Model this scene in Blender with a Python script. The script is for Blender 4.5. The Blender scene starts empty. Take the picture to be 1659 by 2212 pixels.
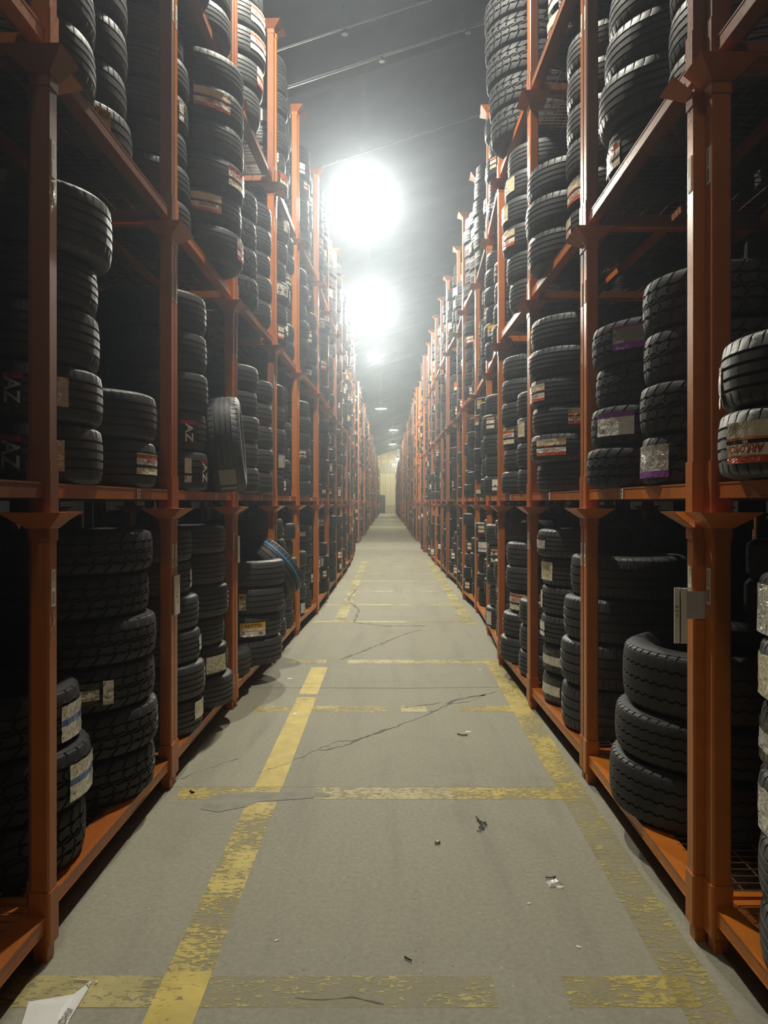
import bpy, math, random
import numpy as np
from mathutils import Matrix, Vector

R = random.Random(7)
SC = bpy.context.scene
COL = SC.collection
PI = math.pi

# ------------------------------------------------------------------ camera, world, light, exposure
F_PX, U0, V0, EYE = 1660.0, 838.0, 1085.0, 1.6
cam_d = bpy.data.cameras.new('camera')
cam_d.sensor_fit = 'VERTICAL'; cam_d.sensor_height = 36.0; cam_d.sensor_width = 27.0
cam_d.lens = F_PX * 36.0 / 2212.0
cam_d.shift_x = -(U0 - 829.5) / 2212.0
cam_d.shift_y = -(1106.0 - V0) / 2212.0
cam_d.clip_start = 0.05; cam_d.clip_end = 300
cam = bpy.data.objects.new('camera', cam_d); COL.objects.link(cam)
cam.location = (0, 0, EYE); cam.rotation_euler = (PI / 2, 0, 0)
SC.camera = cam

w = bpy.data.worlds.new('World'); SC.world = w; w.use_nodes = True
w.node_tree.nodes['Background'].inputs[0].default_value = (0.6, 0.7, 0.8, 1)
w.node_tree.nodes['Background'].inputs[1].default_value = 0.0

SC.view_settings.view_transform = 'Standard'
SC.view_settings.look = 'None'
SC.view_settings.gamma = 1.0
SC.view_settings.use_curve_mapping = False
SC.view_settings.exposure = 0.0
SC.cycles.max_bounces = 5
SC.cycles.diffuse_bounces = 3
SC.cycles.glossy_bounces = 2
SC.cycles.transparent_max_bounces = 8
SC.cycles.volume_bounces = 0
SC.cycles.sample_clamp_indirect = 4.0

LAMP_Z = 7.0
# (x, y, watts, colour); the lamps hang in line over the aisle
WARM = (1.0, 0.93, 0.66); NEUT = (1.0, 0.965, 0.83)
LAMPS = [
    (-0.45, -1.7, 16, NEUT), (-0.45, 5.7, 880, NEUT), (-0.43, 13.4, 1560, NEUT), (-0.48, 20.8, 1300, NEUT), (-0.44, 28.1, 1150, NEUT),
    (-0.40, 44.0, 300, WARM), (0.42, 57.0, 700, WARM), (0.43, 71.0, 800, WARM), (1.25, 94.0, 1600, WARM), (0.9, 108.0, 1800, WARM),
    (6.0, 28.3, 350, NEUT), (-6.0, 28.3, 350, NEUT), (6.0, 50.0, 800, WARM), (-6.0, 50.0, 800, WARM),
]
HAZE = ((-7.8, 20.0, 0.0078), (20.02, 114.0, 0.0009))   # stretches of the hall and how thick the haze added as lens glare is
GLARE_G = 0.86

# ------------------------------------------------------------------ helpers
def link(o):
    COL.objects.link(o); return o

def tag(o, label=None, cat=None, group=None, kind=None):
    if label: o['label'] = label
    if cat: o['category'] = cat
    if group: o['group'] = group
    if kind: o['kind'] = kind
    return o

def empty(name, loc=(0, 0, 0), rz=0.0):
    o = bpy.data.objects.new(name, None); o.empty_display_size = 0.1
    o.location = loc; o.rotation_euler = (0, 0, rz)
    return link(o)

def meshobj(name, me, parent=None, loc=None, mats=None):
    o = bpy.data.objects.new(name, me)
    if mats: 
        for m in mats: me.materials.append(m)
    if parent is not None: o.parent = parent
    if loc is not None: o.location = loc
    return link(o)

class MB:
    """collects polygons and builds one mesh"""
    def __init__(s): s.v = []; s.f = []; s.m = []
    def poly(s, pts, m=0):
        n = len(s.v); s.v += [tuple(p) for p in pts]; s.f.append(tuple(range(n, n + len(pts)))); s.m.append(m)
    def box(s, x0, x1, y0, y1, z0, z1, m=0):
        n = len(s.v)
        s.v += [(x0, y0, z0), (x1, y0, z0), (x1, y1, z0), (x0, y1, z0), (x0, y0, z1), (x1, y0, z1), (x1, y1, z1), (x0, y1, z1)]
        for q in ((0, 3, 2, 1), (4, 5, 6, 7), (0, 1, 5, 4), (1, 2, 6, 5), (2, 3, 7, 6), (3, 0, 4, 7)):
            s.f.append(tuple(n + i for i in q)); s.m.append(m)
        return s
    def prism(s, sec, z0, z1, m=0, caps=True):
        """sec: list of (x, y), counter-clockwise"""
        n = len(s.v); k = len(sec)
        s.v += [(x, y, z0) for x, y in sec] + [(x, y, z1) for x, y in sec]
        for i in range(k):
            j = (i + 1) % k
            s.f.append((n + i, n + j, n + k + j, n + k + i)); s.m.append(m)
        if caps:
            s.f.append(tuple(n + k - 1 - i for i in range(k))); s.m.append(m)
            s.f.append(tuple(n + k + i for i in range(k))); s.m.append(m)
        return s
    def bar(s, a, b, r, k=4, m=0, caps=True):
        """a round or square bar from a to b"""
        a = Vector(a); b = Vector(b); d = (b - a).normalized()
        up = Vector((0, 0, 1)) if abs(d.z) < 0.9 else Vector((1, 0, 0))
        p = d.cross(up).normalized(); q = p.cross(d).normalized()
        n = len(s.v)
        for c in (a, b):
            for i in range(k):
                t = 2 * PI * (i + 0.5) / k
                s.v.append(tuple(c + p * (r * math.cos(t)) + q * (r * math.sin(t))))
        for i in range(k):
            j = (i + 1) % k
            s.f.append((n + j, n + i, n + k + i, n + k + j)); s.m.append(m)
        if caps:
            s.f.append(tuple(n + i for i in range(k))); s.m.append(m)
            s.f.append(tuple(n + 2 * k - 1 - i for i in range(k))); s.m.append(m)
        return s
    def lathe(s, prof, k=24, c=(0, 0), m=0):
        """prof: list of (radius, z)"""
        n = len(s.v)
        for r, z in prof:
            for i in range(k):
                t = 2 * PI * i / k
                s.v.append((c[0] + r * math.cos(t), c[1] + r * math.sin(t), z))
        for a in range(len(prof) - 1):
            for i in range(k):
                j = (i + 1) % k
                s.f.append((n + a * k + i, n + a * k + j, n + (a + 1) * k + j, n + (a + 1) * k + i)); s.m.append(m)
        return s
    def mesh(s, name, mats=(), smooth=False, angle=None):
        me = bpy.data.meshes.new(name); me.from_pydata(s.v, [], s.f)
        for m in mats: me.materials.append(m)
        me.polygons.foreach_set('material_index', s.m)
        if smooth:
            me.polygons.foreach_set('use_smooth', [True] * len(s.f))
            if angle: me.set_sharp_from_angle(angle=angle)
        me.update(); return me

def np_mesh(name, V, Fq, mats=(), mi=None, smooth=False, angle=None):
    V = np.ascontiguousarray(V, dtype=np.float32); Fq = np.ascontiguousarray(Fq, dtype=np.int32)
    me = bpy.data.meshes.new(name)
    me.vertices.add(len(V)); me.vertices.foreach_set('co', V.ravel())
    me.loops.add(Fq.size); me.loops.foreach_set('vertex_index', Fq.ravel())
    me.polygons.add(len(Fq)); me.polygons.foreach_set('loop_start', np.arange(0, Fq.size, Fq.shape[1], dtype=np.int32))
    for m in mats: me.materials.append(m)
    if mi is not None: me.polygons.foreach_set('material_index', np.ascontiguousarray(mi, dtype=np.int32))
    if smooth: me.polygons.foreach_set('use_smooth', np.ones(len(Fq), dtype=bool))
    me.update(calc_edges=True); me.validate()
    if smooth and angle: me.set_sharp_from_angle(angle=angle)
    return me

# ------------------------------------------------------------------ materials
class NT:
    def __init__(s, name):
        s.m = bpy.data.materials.new(name); s.m.use_nodes = True
        s.t = s.m.node_tree; s.n = s.t.nodes; s.b = s.n['Principled BSDF']; s.out = s.n['Material Output']
    def new(s, t, **k):
        n = s.n.new(t)
        for a, b in k.items(): setattr(n, a, b)
        return n
    def ln(s, a, b): s.t.links.new(a, b)
    def val(s, node, i, v):
        if isinstance(v, (int, float)): node.inputs[i].default_value = v
        else: s.ln(v, node.inputs[i])
    def math(s, op, a, b=None, c=None, clamp=False):
        n = s.new('ShaderNodeMath', operation=op, use_clamp=clamp)
        s.val(n, 0, a)
        if b is not None: s.val(n, 1, b)
        if c is not None: s.val(n, 2, c)
        return n.outputs[0]
    def coords(s, kind='Object'):
        return s.new('ShaderNodeTexCoord').outputs[kind]
    def mapping(s, v, scale=(1, 1, 1), loc=(0, 0, 0)):
        n = s.new('ShaderNodeMapping'); n.inputs['Scale'].default_value = scale; n.inputs['Location'].default_value = loc
        s.ln(v, n.inputs[0]); return n.outputs[0]
    def noise(s, v, scale, detail=4, rough=0.55, dist=0.0):
        n = s.new('ShaderNodeTexNoise'); n.inputs['Scale'].default_value = scale; n.inputs['Detail'].default_value = detail
        n.inputs['Roughness'].default_value = rough; n.inputs['Distortion'].default_value = dist
        if v is not None: s.ln(v, n.inputs['Vector'])
        return n.outputs[0]
    def ramp(s, f, stops):
        n = s.new('ShaderNodeValToRGB'); e = n.color_ramp.elements
        while len(e) < len(stops): e.new(0.5)
        for i, (p, c) in enumerate(stops):
            e[i].position = p; e[i].color = (*c, 1) if len(c) == 3 else c
        s.ln(f, n.inputs[0]); return n.outputs[0]
    def mix(s, f, a, b):
        n = s.new('ShaderNodeMix', data_type='RGBA')
        if isinstance(f, (int, float)): n.inputs[0].default_value = f
        else: s.ln(f, n.inputs[0])
        for i, c in ((6, a), (7, b)):
            if isinstance(c, tuple): n.inputs[i].default_value = (*c[:3], 1)
            else: s.ln(c, n.inputs[i])
        return n.outputs[2]
    def bump(s, h, strength=0.3, dist=0.01):
        n = s.new('ShaderNodeBump'); n.inputs['Strength'].default_value = strength; n.inputs['Distance'].default_value = dist
        s.ln(h, n.inputs['Height']); s.ln(n.outputs[0], s.b.inputs['Normal'])
    def set(s, col=None, rough=None, metal=None, spec=None):
        if col is not None:
            if isinstance(col, tuple): s.b.inputs['Base Color'].default_value = (*col, 1)
            else: s.ln(col, s.b.inputs['Base Color'])
        if rough is not None:
            if isinstance(rough, (int, float)): s.b.inputs['Roughness'].default_value = rough
            else: s.ln(rough, s.b.inputs['Roughness'])
        if metal is not None: s.b.inputs['Metallic'].default_value = metal
        if spec is not None: s.b.inputs['Specular IOR Level'].default_value = spec
        return s

def simple(name, col, rough=0.6, metal=0.0, var=0.12, scale=8.0, bump=0.0):
    t = NT(name); c = t.coords()
    n = t.noise(c, scale)
    dark = tuple(x * (1 - var) for x in col); lite = tuple(min(1, x * (1 + var)) for x in col)
    t.set(t.ramp(n, [(0.3, dark), (0.7, lite)]), rough, metal)
    if bump: t.bump(t.noise(c, scale * 8), bump, 0.004)
    return t.m

def paint(name, col, rough):
    t = NT(name); c = t.coords()
    n = t.noise(c, 5.0, 5); n2 = t.noise(c, 60.0, 3)
    base = t.ramp(n, [(0.30, tuple(x * 0.82 for x in col)), (0.7, tuple(x * 1.1 for x in col))])
    scuff = t.math('MULTIPLY', t.math('GREATER_THAN', t.noise(t.mapping(c, (6, 6, 1.2)), 6.0, 6), 0.70), 0.45)
    t.set(t.mix(scuff, base, tuple(x * 0.4 + 0.05 for x in col)), t.ramp(n2, [(0.3, (rough - .08,) * 3), (0.7, (rough + .10,) * 3)]), 0.0, 0.5)
    t.bump(n2, 0.05, 0.002)
    return t.m

M = {}
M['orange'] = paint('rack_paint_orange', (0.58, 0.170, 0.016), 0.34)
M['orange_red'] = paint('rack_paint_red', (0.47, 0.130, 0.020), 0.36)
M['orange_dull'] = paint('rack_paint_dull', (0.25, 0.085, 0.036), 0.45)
PAINTS = ['orange', 'orange_red', 'orange_dull']
M['wire'] = simple('deck_wire', (0.20, 0.10, 0.055), 0.45, 0.3)

def rubber(name, sipes, base=0.042):
    t = NT(name); c = t.coords()
    sep = t.new('ShaderNodeSeparateXYZ'); t.ln(c, sep.inputs[0])
    ang = t.math('ARCTAN2', sep.outputs[1], sep.outputs[0])
    z = sep.outputs[2]; az = t.math('ABSOLUTE', z)
    n = t.noise(c, 9.0, 4)
    t.set(t.ramp(n, [(0.25, (base * .8, base * .82, base * .86)), (0.75, (base * 1.5, base * 1.5, base * 1.55))]), t.ramp(t.noise(c, 40, 3), [(0.3, (0.46,) * 3), (0.7, (0.62,) * 3)]), 0, 0.45)
    # slits across the shoulders and slanted cuts across the ribs, fine relief only
    k = sipes
    a1 = t.math('FRACT', t.math('MULTIPLY', t.math('ADD', ang, PI), k / (2 * PI)))
    slit = t.math('LESS_THAN', a1, 0.12)
    sh = t.math('MULTIPLY', slit, t.math('GREATER_THAN', az, 0.057))
    a2 = t.math('FRACT', t.math('ADD', t.math('MULTIPLY', t.math('ADD', ang, PI), k / (2 * PI)), t.math('MULTIPLY', z, 22.0)))
    ce = t.math('MULTIPLY', t.math('LESS_THAN', a2, 0.07), t.math('LESS_THAN', az, 0.045))
    h = t.math('SUBTRACT', 1.0, t.math('MAXIMUM', sh, t.math('MULTIPLY', ce, 0.7)))
    h2 = t.math('ADD', h, t.math('MULTIPLY', t.noise(c, 120, 2), 0.12))
    t.bump(h2, 0.7, 0.006)
    return t.m
M['rubber'] = rubber('tire_rubber', 72)
M['rubber_fine'] = rubber('tire_rubber_fine', 110)
def rubber_plain(name, base):
    t = NT(name); c = t.coords()
    n = t.noise(c, 11.0, 5)
    t.set(t.ramp(n, [(0.25, (base * .8, base * .8, base * .83)), (0.75, (base * 1.45, base * 1.45, base * 1.5))]), 0.62, 0, 0.3)
    t.bump(t.noise(c, 160, 2), 0.12, 0.003)
    return t.m
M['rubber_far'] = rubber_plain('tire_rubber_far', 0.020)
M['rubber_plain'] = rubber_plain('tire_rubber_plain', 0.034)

def foil(name, col, rough=0.22, metal=0.0, crump=0.5):
    t = NT(name); c = t.coords()
    n = t.noise(c, 22.0, 3, 0.6, 1.2)
    t.set(t.ramp(n, [(0.25, tuple(x * 0.82 for x in col)), (0.75, tuple(min(1, x * 1.08) for x in col))]), rough, metal, 0.6)
    t.bump(n, crump, 0.02)
    return t.m
M['s_cream'] = foil('label_cream', (0.84, 0.76, 0.54))
M['s_white'] = foil('label_white', (0.92, 0.90, 0.84))
M['s_silver'] = foil('label_silver', (0.90, 0.88, 0.82), 0.16, 0.35, 0.9)
M['s_red'] = foil('label_red', (0.56, 0.10, 0.045))
M['s_redtext'] = simple('label_red_print', (0.45, 0.03, 0.02), 0.4)
M['s_black'] = foil('label_black', (0.035, 0.03, 0.028), 0.25)
M['s_ink'] = simple('label_ink', (0.03, 0.028, 0.03), 0.5)
M['s_yellow'] = foil('label_yellow', (0.90, 0.52, 0.02))
M['s_orange'] = foil('label_orange', (0.78, 0.25, 0.05))
M['s_blue'] = foil('label_blue', (0.04, 0.16, 0.55))
M['s_purple'] = foil('label_purple', (0.33, 0.09, 0.42))
M['s_pink'] = foil('label_pink', (0.55, 0.06, 0.17))
M['s_green'] = simple('label_green', (0.30, 0.42, 0.05), 0.4)
M['s_grey'] = simple('label_grey', (0.30, 0.28, 0.23), 0.5)
M['stripe_blue'] = simple('stripe_blue', (0.05, 0.35, 0.75), 0.5)
M['paper'] = simple('paper', (0.80, 0.75, 0.62), 0.7, 0, 0.08, 5)
M['bag'] = simple('bag_white', (0.80, 0.79, 0.76), 0.35, 0, 0.03, 4)
M['clear'] = simple('clear_plastic', (0.5, 0.47, 0.42), 0.2)
M['ink_grey'] = simple('print_grey', (0.16, 0.15, 0.14), 0.6)
M['twig'] = simple('twig', (0.02, 0.018, 0.015), 0.8)
M['steel'] = simple('dull_steel', (0.30, 0.31, 0.32), 0.4, 0.6)
M['housing'] = simple('lamp_housing', (0.16, 0.165, 0.17), 0.5, 0.3)
M['box_grey'] = simple('crate_grey', (0.36, 0.34, 0.26), 0.7)

def emit(name, col, s):
    t = NT(name)
    t.b.inputs['Base Color'].default_value = (*col, 1)
    t.b.inputs['Emission Color'].default_value = (*col, 1); t.b.inputs['Emission Strength'].default_value = s
    return t.m

# ------------------------------------------------------------------ text outlines
_txt = {}
def text_shape(s):
    """flat outline mesh of a string, normalised to height 1 and centred"""
    if s in _txt: return _txt[s]
    cu = bpy.data.curves.new('lettering_source', 'FONT'); cu.body = s; cu.resolution_u = 2; cu.offset = 0.022; cu.shear = 0.22 if s in ('ARROYO', 'OVO') else 0.0
    o = bpy.data.objects.new('lettering_source', cu); COL.objects.link(o)
    bpy.context.view_layer.update()
    me = bpy.data.meshes.new_from_object(o.evaluated_get(bpy.context.evaluated_depsgraph_get()))
    V = [tuple(v.co) for v in me.vertices]; Fc = [tuple(p.vertices) for p in me.polygons]
    bpy.data.objects.remove(o); bpy.data.meshes.remove(me); bpy.data.curves.remove(cu)
    xs = [v[0] for v in V]; ys = [v[1] for v in V]; h = max(ys) - min(ys)
    cx = (max(xs) + min(xs)) / 2; cy = (max(ys) + min(ys)) / 2
    V = [((v[0] - cx) / h, (v[1] - cy) / h) for v in V]
    _txt[s] = (V, Fc, (max(xs) - min(xs)) / h)
    return _txt[s]

# ------------------------------------------------------------------ floor
def floor_material():
    t = NT('concrete_floor'); c = t.coords()
    big = t.noise(c, 0.35, 6, 0.6, 0.6); mid = t.noise(c, 2.2, 6, 0.65); fine = t.noise(c, 45, 4, 0.7)
    streak = t.noise(t.mapping(c, (3.0, 0.25, 1)), 1.6, 5, 0.6)
    base = t.ramp(big, [(0.25, (0.275, 0.262, 0.198)), (0.75, (0.325, 0.311, 0.236))])
    base = t.mix(t.math('MULTIPLY', t.math('SUBTRACT', mid, 0.5), 0.7, clamp=True), base, (0.40, 0.38, 0.29))
    base = t.mix(t.math('MULTIPLY', t.ramp(streak, [(0.50, (0, 0, 0)), (0.72, (1, 1, 1))]), 0.35), base, (0.15, 0.14, 0.12))
    vo = t.new('ShaderNodeTexVoronoi'); vo.inputs['Scale'].default_value = 17.0; t.ln(c, vo.inputs['Vector'])
    chip = t.math('MULTIPLY', t.math('LESS_THAN', vo.outputs['Distance'], 0.085), t.math('GREATER_THAN', t.noise(c, 5.0, 2), 0.55))
    base = t.mix(t.math('MULTIPLY', chip, 0.6), base, (0.10, 0.095, 0.085))
    vo2 = t.new('ShaderNodeTexVoronoi'); vo2.inputs['Scale'].default_value = 9.0; t.ln(t.mapping(c, (1, 1, 1), (3.3, 1.7, 0)), vo2.inputs['Vector'])
    spot = t.math('LESS_THAN', vo2.outputs['Distance'], 0.035)
    base = t.mix(t.math('MULTIPLY', spot, 0.5), base, (0.50, 0.48, 0.42))
    base = t.mix(t.math('MULTIPLY', t.math('SUBTRACT', fine, 0.5), 1.1, clamp=True), base, (0.50, 0.48, 0.38))
    base = t.mix(t.math('MULTIPLY', t.math('SUBTRACT', 0.5, fine), 1.3, clamp=True), base, (0.12, 0.115, 0.09))
    vo3 = t.new('ShaderNodeTexVoronoi'); vo3.inputs['Scale'].default_value = 30.0; t.ln(t.mapping(c, (1, 1, 1), (7.1, 2.9, 0)), vo3.inputs['Vector'])
    wide = t.noise(c, 1.1, 3)
    fleck = t.math('MULTIPLY', t.math('LESS_THAN', vo3.outputs['Distance'], 0.16), t.math('GREATER_THAN', t.noise(t.mapping(c, (1, 1, 1), (4, 9, 0)), 13.0, 2), t.math('SUBTRACT', 0.94, t.math('MULTIPLY', wide, 0.62))))
    base = t.mix(t.math('MULTIPLY', fleck, 0.55), base, (0.52, 0.50, 0.42))
    stain = t.ramp(t.noise(t.mapping(c, (1, 1, 1), (1.7, 5.3, 0)), 0.9, 7, 0.7, 0.8), [(0.52, (0, 0, 0)), (0.68, (1, 1, 1))])
    base = t.mix(t.math('MULTIPLY', stain, 0.30), base, (0.19, 0.18, 0.13))
    t.set(base, 0.72, 0, 0.25)
    t.bump(fine, 0.15, 0.004)
    return t.m
mb = MB(); mb.poly([(-14, -8, 0), (14, -8, 0), (14, 116, 0), (-14, 116, 0)])
floor = tag(meshobj('floor', mb.mesh('floor', [floor_material()])), kind='structure')

def marking_material(name, wear, col):
    t = NT(name); c = t.coords()
    n = t.noise(t.mapping(c, (1, 2.2, 1)), 26, 6, 0.72, 0.6); n2 = t.noise(c, 2.4, 4)
    f = t.math('ADD', t.math('MULTIPLY', n, 0.75), t.math('MULTIPLY', n2, 0.45))
    hole = t.ramp(f, [(wear - 0.035, (1, 1, 1)), (wear + 0.02, (0, 0, 0))])
    shade = t.ramp(t.noise(c, 7, 5), [(0.3, tuple(x * 0.72 for x in col)), (0.7, tuple(x * 1.08 for x in col))])
    t.set(shade, 0.6, 0, 0.35)
    tr = t.new('ShaderNodeBsdfTransparent'); mx = t.new('ShaderNodeMixShader')
    t.ln(t.math('MULTIPLY', hole, 0.82), mx.inputs[0]); t.ln(t.b.outputs[0], mx.inputs[1]); t.ln(tr.outputs[0], mx.inputs[2]); t.ln(mx.outputs[0], t.out.inputs[0])
    return t.m
YEL = (0.60, 0.455, 0.085)
MK = [marking_material('marking_paint_a', 0.50, YEL), marking_material('marking_paint_b', 0.60, (0.54, 0.425, 0.10)), marking_material('marking_paint_c', 0.66, (0.46, 0.38, 0.12)),
      marking_material('marking_paint_d', 0.57, (0.44, 0.38, 0.15))]
def marking(pts, mat, z=0.0012):
    mb = MB(); mb.poly([(x, y, z) for x, y in pts])
    o = meshobj('floor_marking', mb.mesh('floor_marking', [MK[mat]]), floor)
    return o
def lx(y): return -0.675 + 0.003 * (y - 3)
def rx(y): return 1.01 + 0.009 * (min(y, 14) - 3)
hw = 0.078
for y0, y1, m in ((1.6, 2.43, 0), (2.43, 2.62, 0), (2.62, 4.10, 1), (4.31, 6.30, 0), (6.40, 7.45, 0), (10.3, 11.6, 3), (11.6, 13.6, 3), (13.9, 16.8, 3), (17.2, 21.0, 3)):
    marking([(lx(y0) - hw, y0), (lx(y0) + hw, y0), (lx(y1) + hw, y1), (lx(y1) - hw, y1)], m)
for y0, y1, m in ((1.9, 3.4, 2), (3.4, 4.3, 2), (4.3, 5.2, 1), (5.2, 6.5, 1), (6.5, 7.7, 1), (10.0, 12.0, 3), (12.0, 16.0, 3), (16, 21, 3)):
    marking([(rx(y0) - hw, y0), (rx(y0) + hw, y0), (rx(y1) + hw, y1), (rx(y1) - hw, y1)], m)
CROSS = [(2.515, 0.165), (4.225, 0.17), (5.95, 0.17), (7.71, 0.18), (10.3, 0.14), (12.0, 0.14), (13.8, 0.14), (15.6, 0.14), (17.3, 0.14), (19.1, .14), (20.8, .14)]
for i, (yc, wd) in enumerate(CROSS):
    a, b = yc - wd / 2, yc + wd / 2
    if i == 0: segs = ((-1.25, -0.62, 3), (-0.60, 0.35, 2), (0.58, 1.0, 1))
    elif i == 1: segs = ((-1.15, -0.60, 1), (-0.40, 0.35, 3), (0.35, 1.02, 1))
    elif i == 2: segs = ((-1.05, 0.0, 1), (0.1, 0.3, 3), (0.55, 1.0, 1))
    elif i == 3: segs = ((-1.0, -0.62, 3), (-0.4, 1.1, 3))
    else: segs = ((-1.0, 1.05, 3),)
    for x0, x1, m in segs: marking([(x0, a), (x1, a), (x1, b), (x0, b)], m, 0.0009)
# joint and cracks, each a shallow dark ribbon let into the slab
M['crack'] = simple('crack_dirt', (0.17, 0.16, 0.125), 0.9)
M['patch'] = simple('patch_mortar', (0.235, 0.225, 0.175), 0.75, 0, 0.15, 14)
def ribbon(name, pts, wd, mat, z=0.0016):
    mb = MB()
    L = []
    if name == 'crack':     # break the line up
        fine = []
        for a, b in zip(pts, pts[1:]):
            l = math.hypot(b[0] - a[0], b[1] - a[1]); n = max(2, int(l / 0.035))
            for i in range(n):
                f = i / n; k = R.uniform(-.5, .5) * min(0.03, 0.22 * l)
                fine.append((a[0] + (b[0] - a[0]) * f - (b[1] - a[1]) / l * k, a[1] + (b[1] - a[1]) * f + (b[0] - a[0]) / l * k))
        pts = fine + [pts[-1]]
    for i, (x, y) in enumerate(pts):
        a = pts[max(0, i - 1)]; b = pts[min(len(pts) - 1, i + 1)]
        dx, dy = b[0] - a[0], b[1] - a[1]; l = math.hypot(dx, dy) or 1
        k = wd * ((0.15 + 1.3 * R.random() ** 2) if name == 'crack' else (0.7 + 0.6 * R.random())) * (0.35 if i in (0, len(pts) - 1) else 1)
        L.append(((x - dy / l * k, y + dx / l * k), (x + dy / l * k, y - dx / l * k)))
    for (a, b), (c, d) in zip(L, L[1:]): mb.poly([(*b, z), (*d, z), (*c, z), (*a, z)])
    return meshobj(name, mb.mesh(name, [M[mat]]), floor)
def px(u, v):
    y = EYE * F_PX / (v - V0); return ((u - U0) * y / F_PX, y)
ribbon('joint', [(-1.25, 4.318), (1.15, 4.318)], 0.003, 'crack')
ribbon('joint', [(-1.2, 6.63), (0.2, 6.61), (1.1, 6.66)], 0.006, 'crack')
ribbon('crack', [px(*p) for p in ((560, 1668), (600, 1655), (640, 1640), (668, 1628), (690, 1618), (730, 1600), (765, 1600))], 0.004, 'crack')
ribbon('crack', [px(*p) for p in ((690, 1622), (740, 1612), (790, 1592), (850, 1572), (900, 1553), (950, 1530), (990, 1512), (1050, 1500))], 0.014, 'crack')
ribbon('crack', [px(*p) for p in ((1050, 1500), (1010, 1517), (960, 1520), (1000, 1508), (1060, 1497), (1090, 1492))], 0.005, 'crack')
ribbon('crack', [px(*p) for p in ((375, 1688), (420, 1672), (470, 1652), (520, 1638))], 0.003, 'crack')
ribbon('crack', [px(*p) for p in ((860, 1530), (900, 1526), (950, 1518))], 0.012, 'crack')
ribbon('crack', [px(*p) for p in ((735, 1425), (790, 1405), (830, 1388), (880, 1368), (910, 1360))], 0.014, 'crack')
ribbon('crack', [px(*p) for p in ((768, 1275), (752, 1295), (775, 1318), (765, 1345), (830, 1352), (920, 1352))], 0.018, 'crack')
ribbon('crack', [px(*p) for p in ((640, 2152), (700, 2160), (760, 2158), (830, 2170))], 0.004, 'crack')
mbp = MB(); mbp.poly([(*px(*p), 0.0018) for p in ((434, 1748), (437, 1728), (470, 1716), (560, 1712), (700, 1712), (718, 1720), (640, 1727), (560, 1732), (535, 1742), (470, 1755))][::-1])
meshobj('mortar_patch', mbp.mesh('mortar_patch', [M['patch']]), floor)

# ------------------------------------------------------------------ walls, ceiling
SL = 0.33
def zc(x, z0=9.2): return z0 + SL * x
def ribbed(name, c1, c2, k):
    t = NT(name); c = t.coords()
    sep = t.new('ShaderNodeSeparateXYZ'); t.ln(c, sep.inputs[0])
    n = t.noise(t.mapping(c, (1, 1, 0.12)), 1.5, 5)
    t.set(t.ramp(n, [(0.3, c1), (0.7, c2)]), 0.9, 0, 0.05)
    wv = t.math('SINE', t.math('MULTIPLY', t.math('ADD', sep.outputs[0], sep.outputs[1]), k))
    if k > 0: t.bump(wv, 0.5, 0.03)
    return t.m
M['wall'] = ribbed('wall_sheet', (0.42, 0.40, 0.31), (0.52, 0.49, 0.38), 18)
M['wall_dark'] = ribbed('wall_sheet_dark', (0.035, 0.035, 0.033), (0.05, 0.05, 0.047), 18)
M['ceil'] = ribbed('ceiling_sheet', (0.07, 0.075, 0.085), (0.09, 0.10, 0.11), 0)
def struct(name, pts_list, mat):
    mb = MB()
    for p in pts_list: mb.poly(p)
    return tag(meshobj(name, mb.mesh(name, [M[mat]])), kind='structure')
struct('ceiling', [[(-14, -8, zc(-14)), (-14, 116, zc(-14)), (14, 116, zc(14)), (14, -8, zc(14))]], 'ceil')
struct('wall_left', [[(-14, -8, 0), (-14, 116, 0), (-14, 116, zc(-14)), (-14, -8, zc(-14))]], 'wall_dark')
struct('wall_right', [[(14, 116, 0), (14, -8, 0), (14, -8, zc(14)), (14, 116, zc(14))]], 'wall_dark')
struct('wall_front', [[(14, -8, 0), (-14, -8, 0), (-14, -8, zc(-14)), (14, -8, zc(14))]], 'wall_dark')
YW = 115.5
wall_back = empty('wall_back', (0, YW, 0)); tag(wall_back, kind='structure')
mb = MB(); mb.poly([(-14, 0.3, 0), (14, 0.3, 0), (14, 0.3, zc(14)), (-14, 0.3, zc(-14))]); meshobj('backing', mb.mesh('backing', [M['wall_dark']]), wall_back)
M['cream'] = ribbed('wall_panel_cream', (0.55, 0.50, 0.33), (0.63, 0.58, 0.40), 9)
M['olive'] = ribbed('wall_panel_olive', (0.36, 0.35, 0.25), (0.42, 0.41, 0.30), 9)
M['wood'] = ribbed('wall_panel_wood', (0.55, 0.42, 0.22), (0.66, 0.52, 0.30), 7)
M['post_white'] = simple('post_white', (0.70, 0.68, 0.56), 0.6)
def pxw(u, v, y=YW): return ((u - U0) * y / F_PX, EYE + (V0 - v) * y / F_PX)
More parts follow.
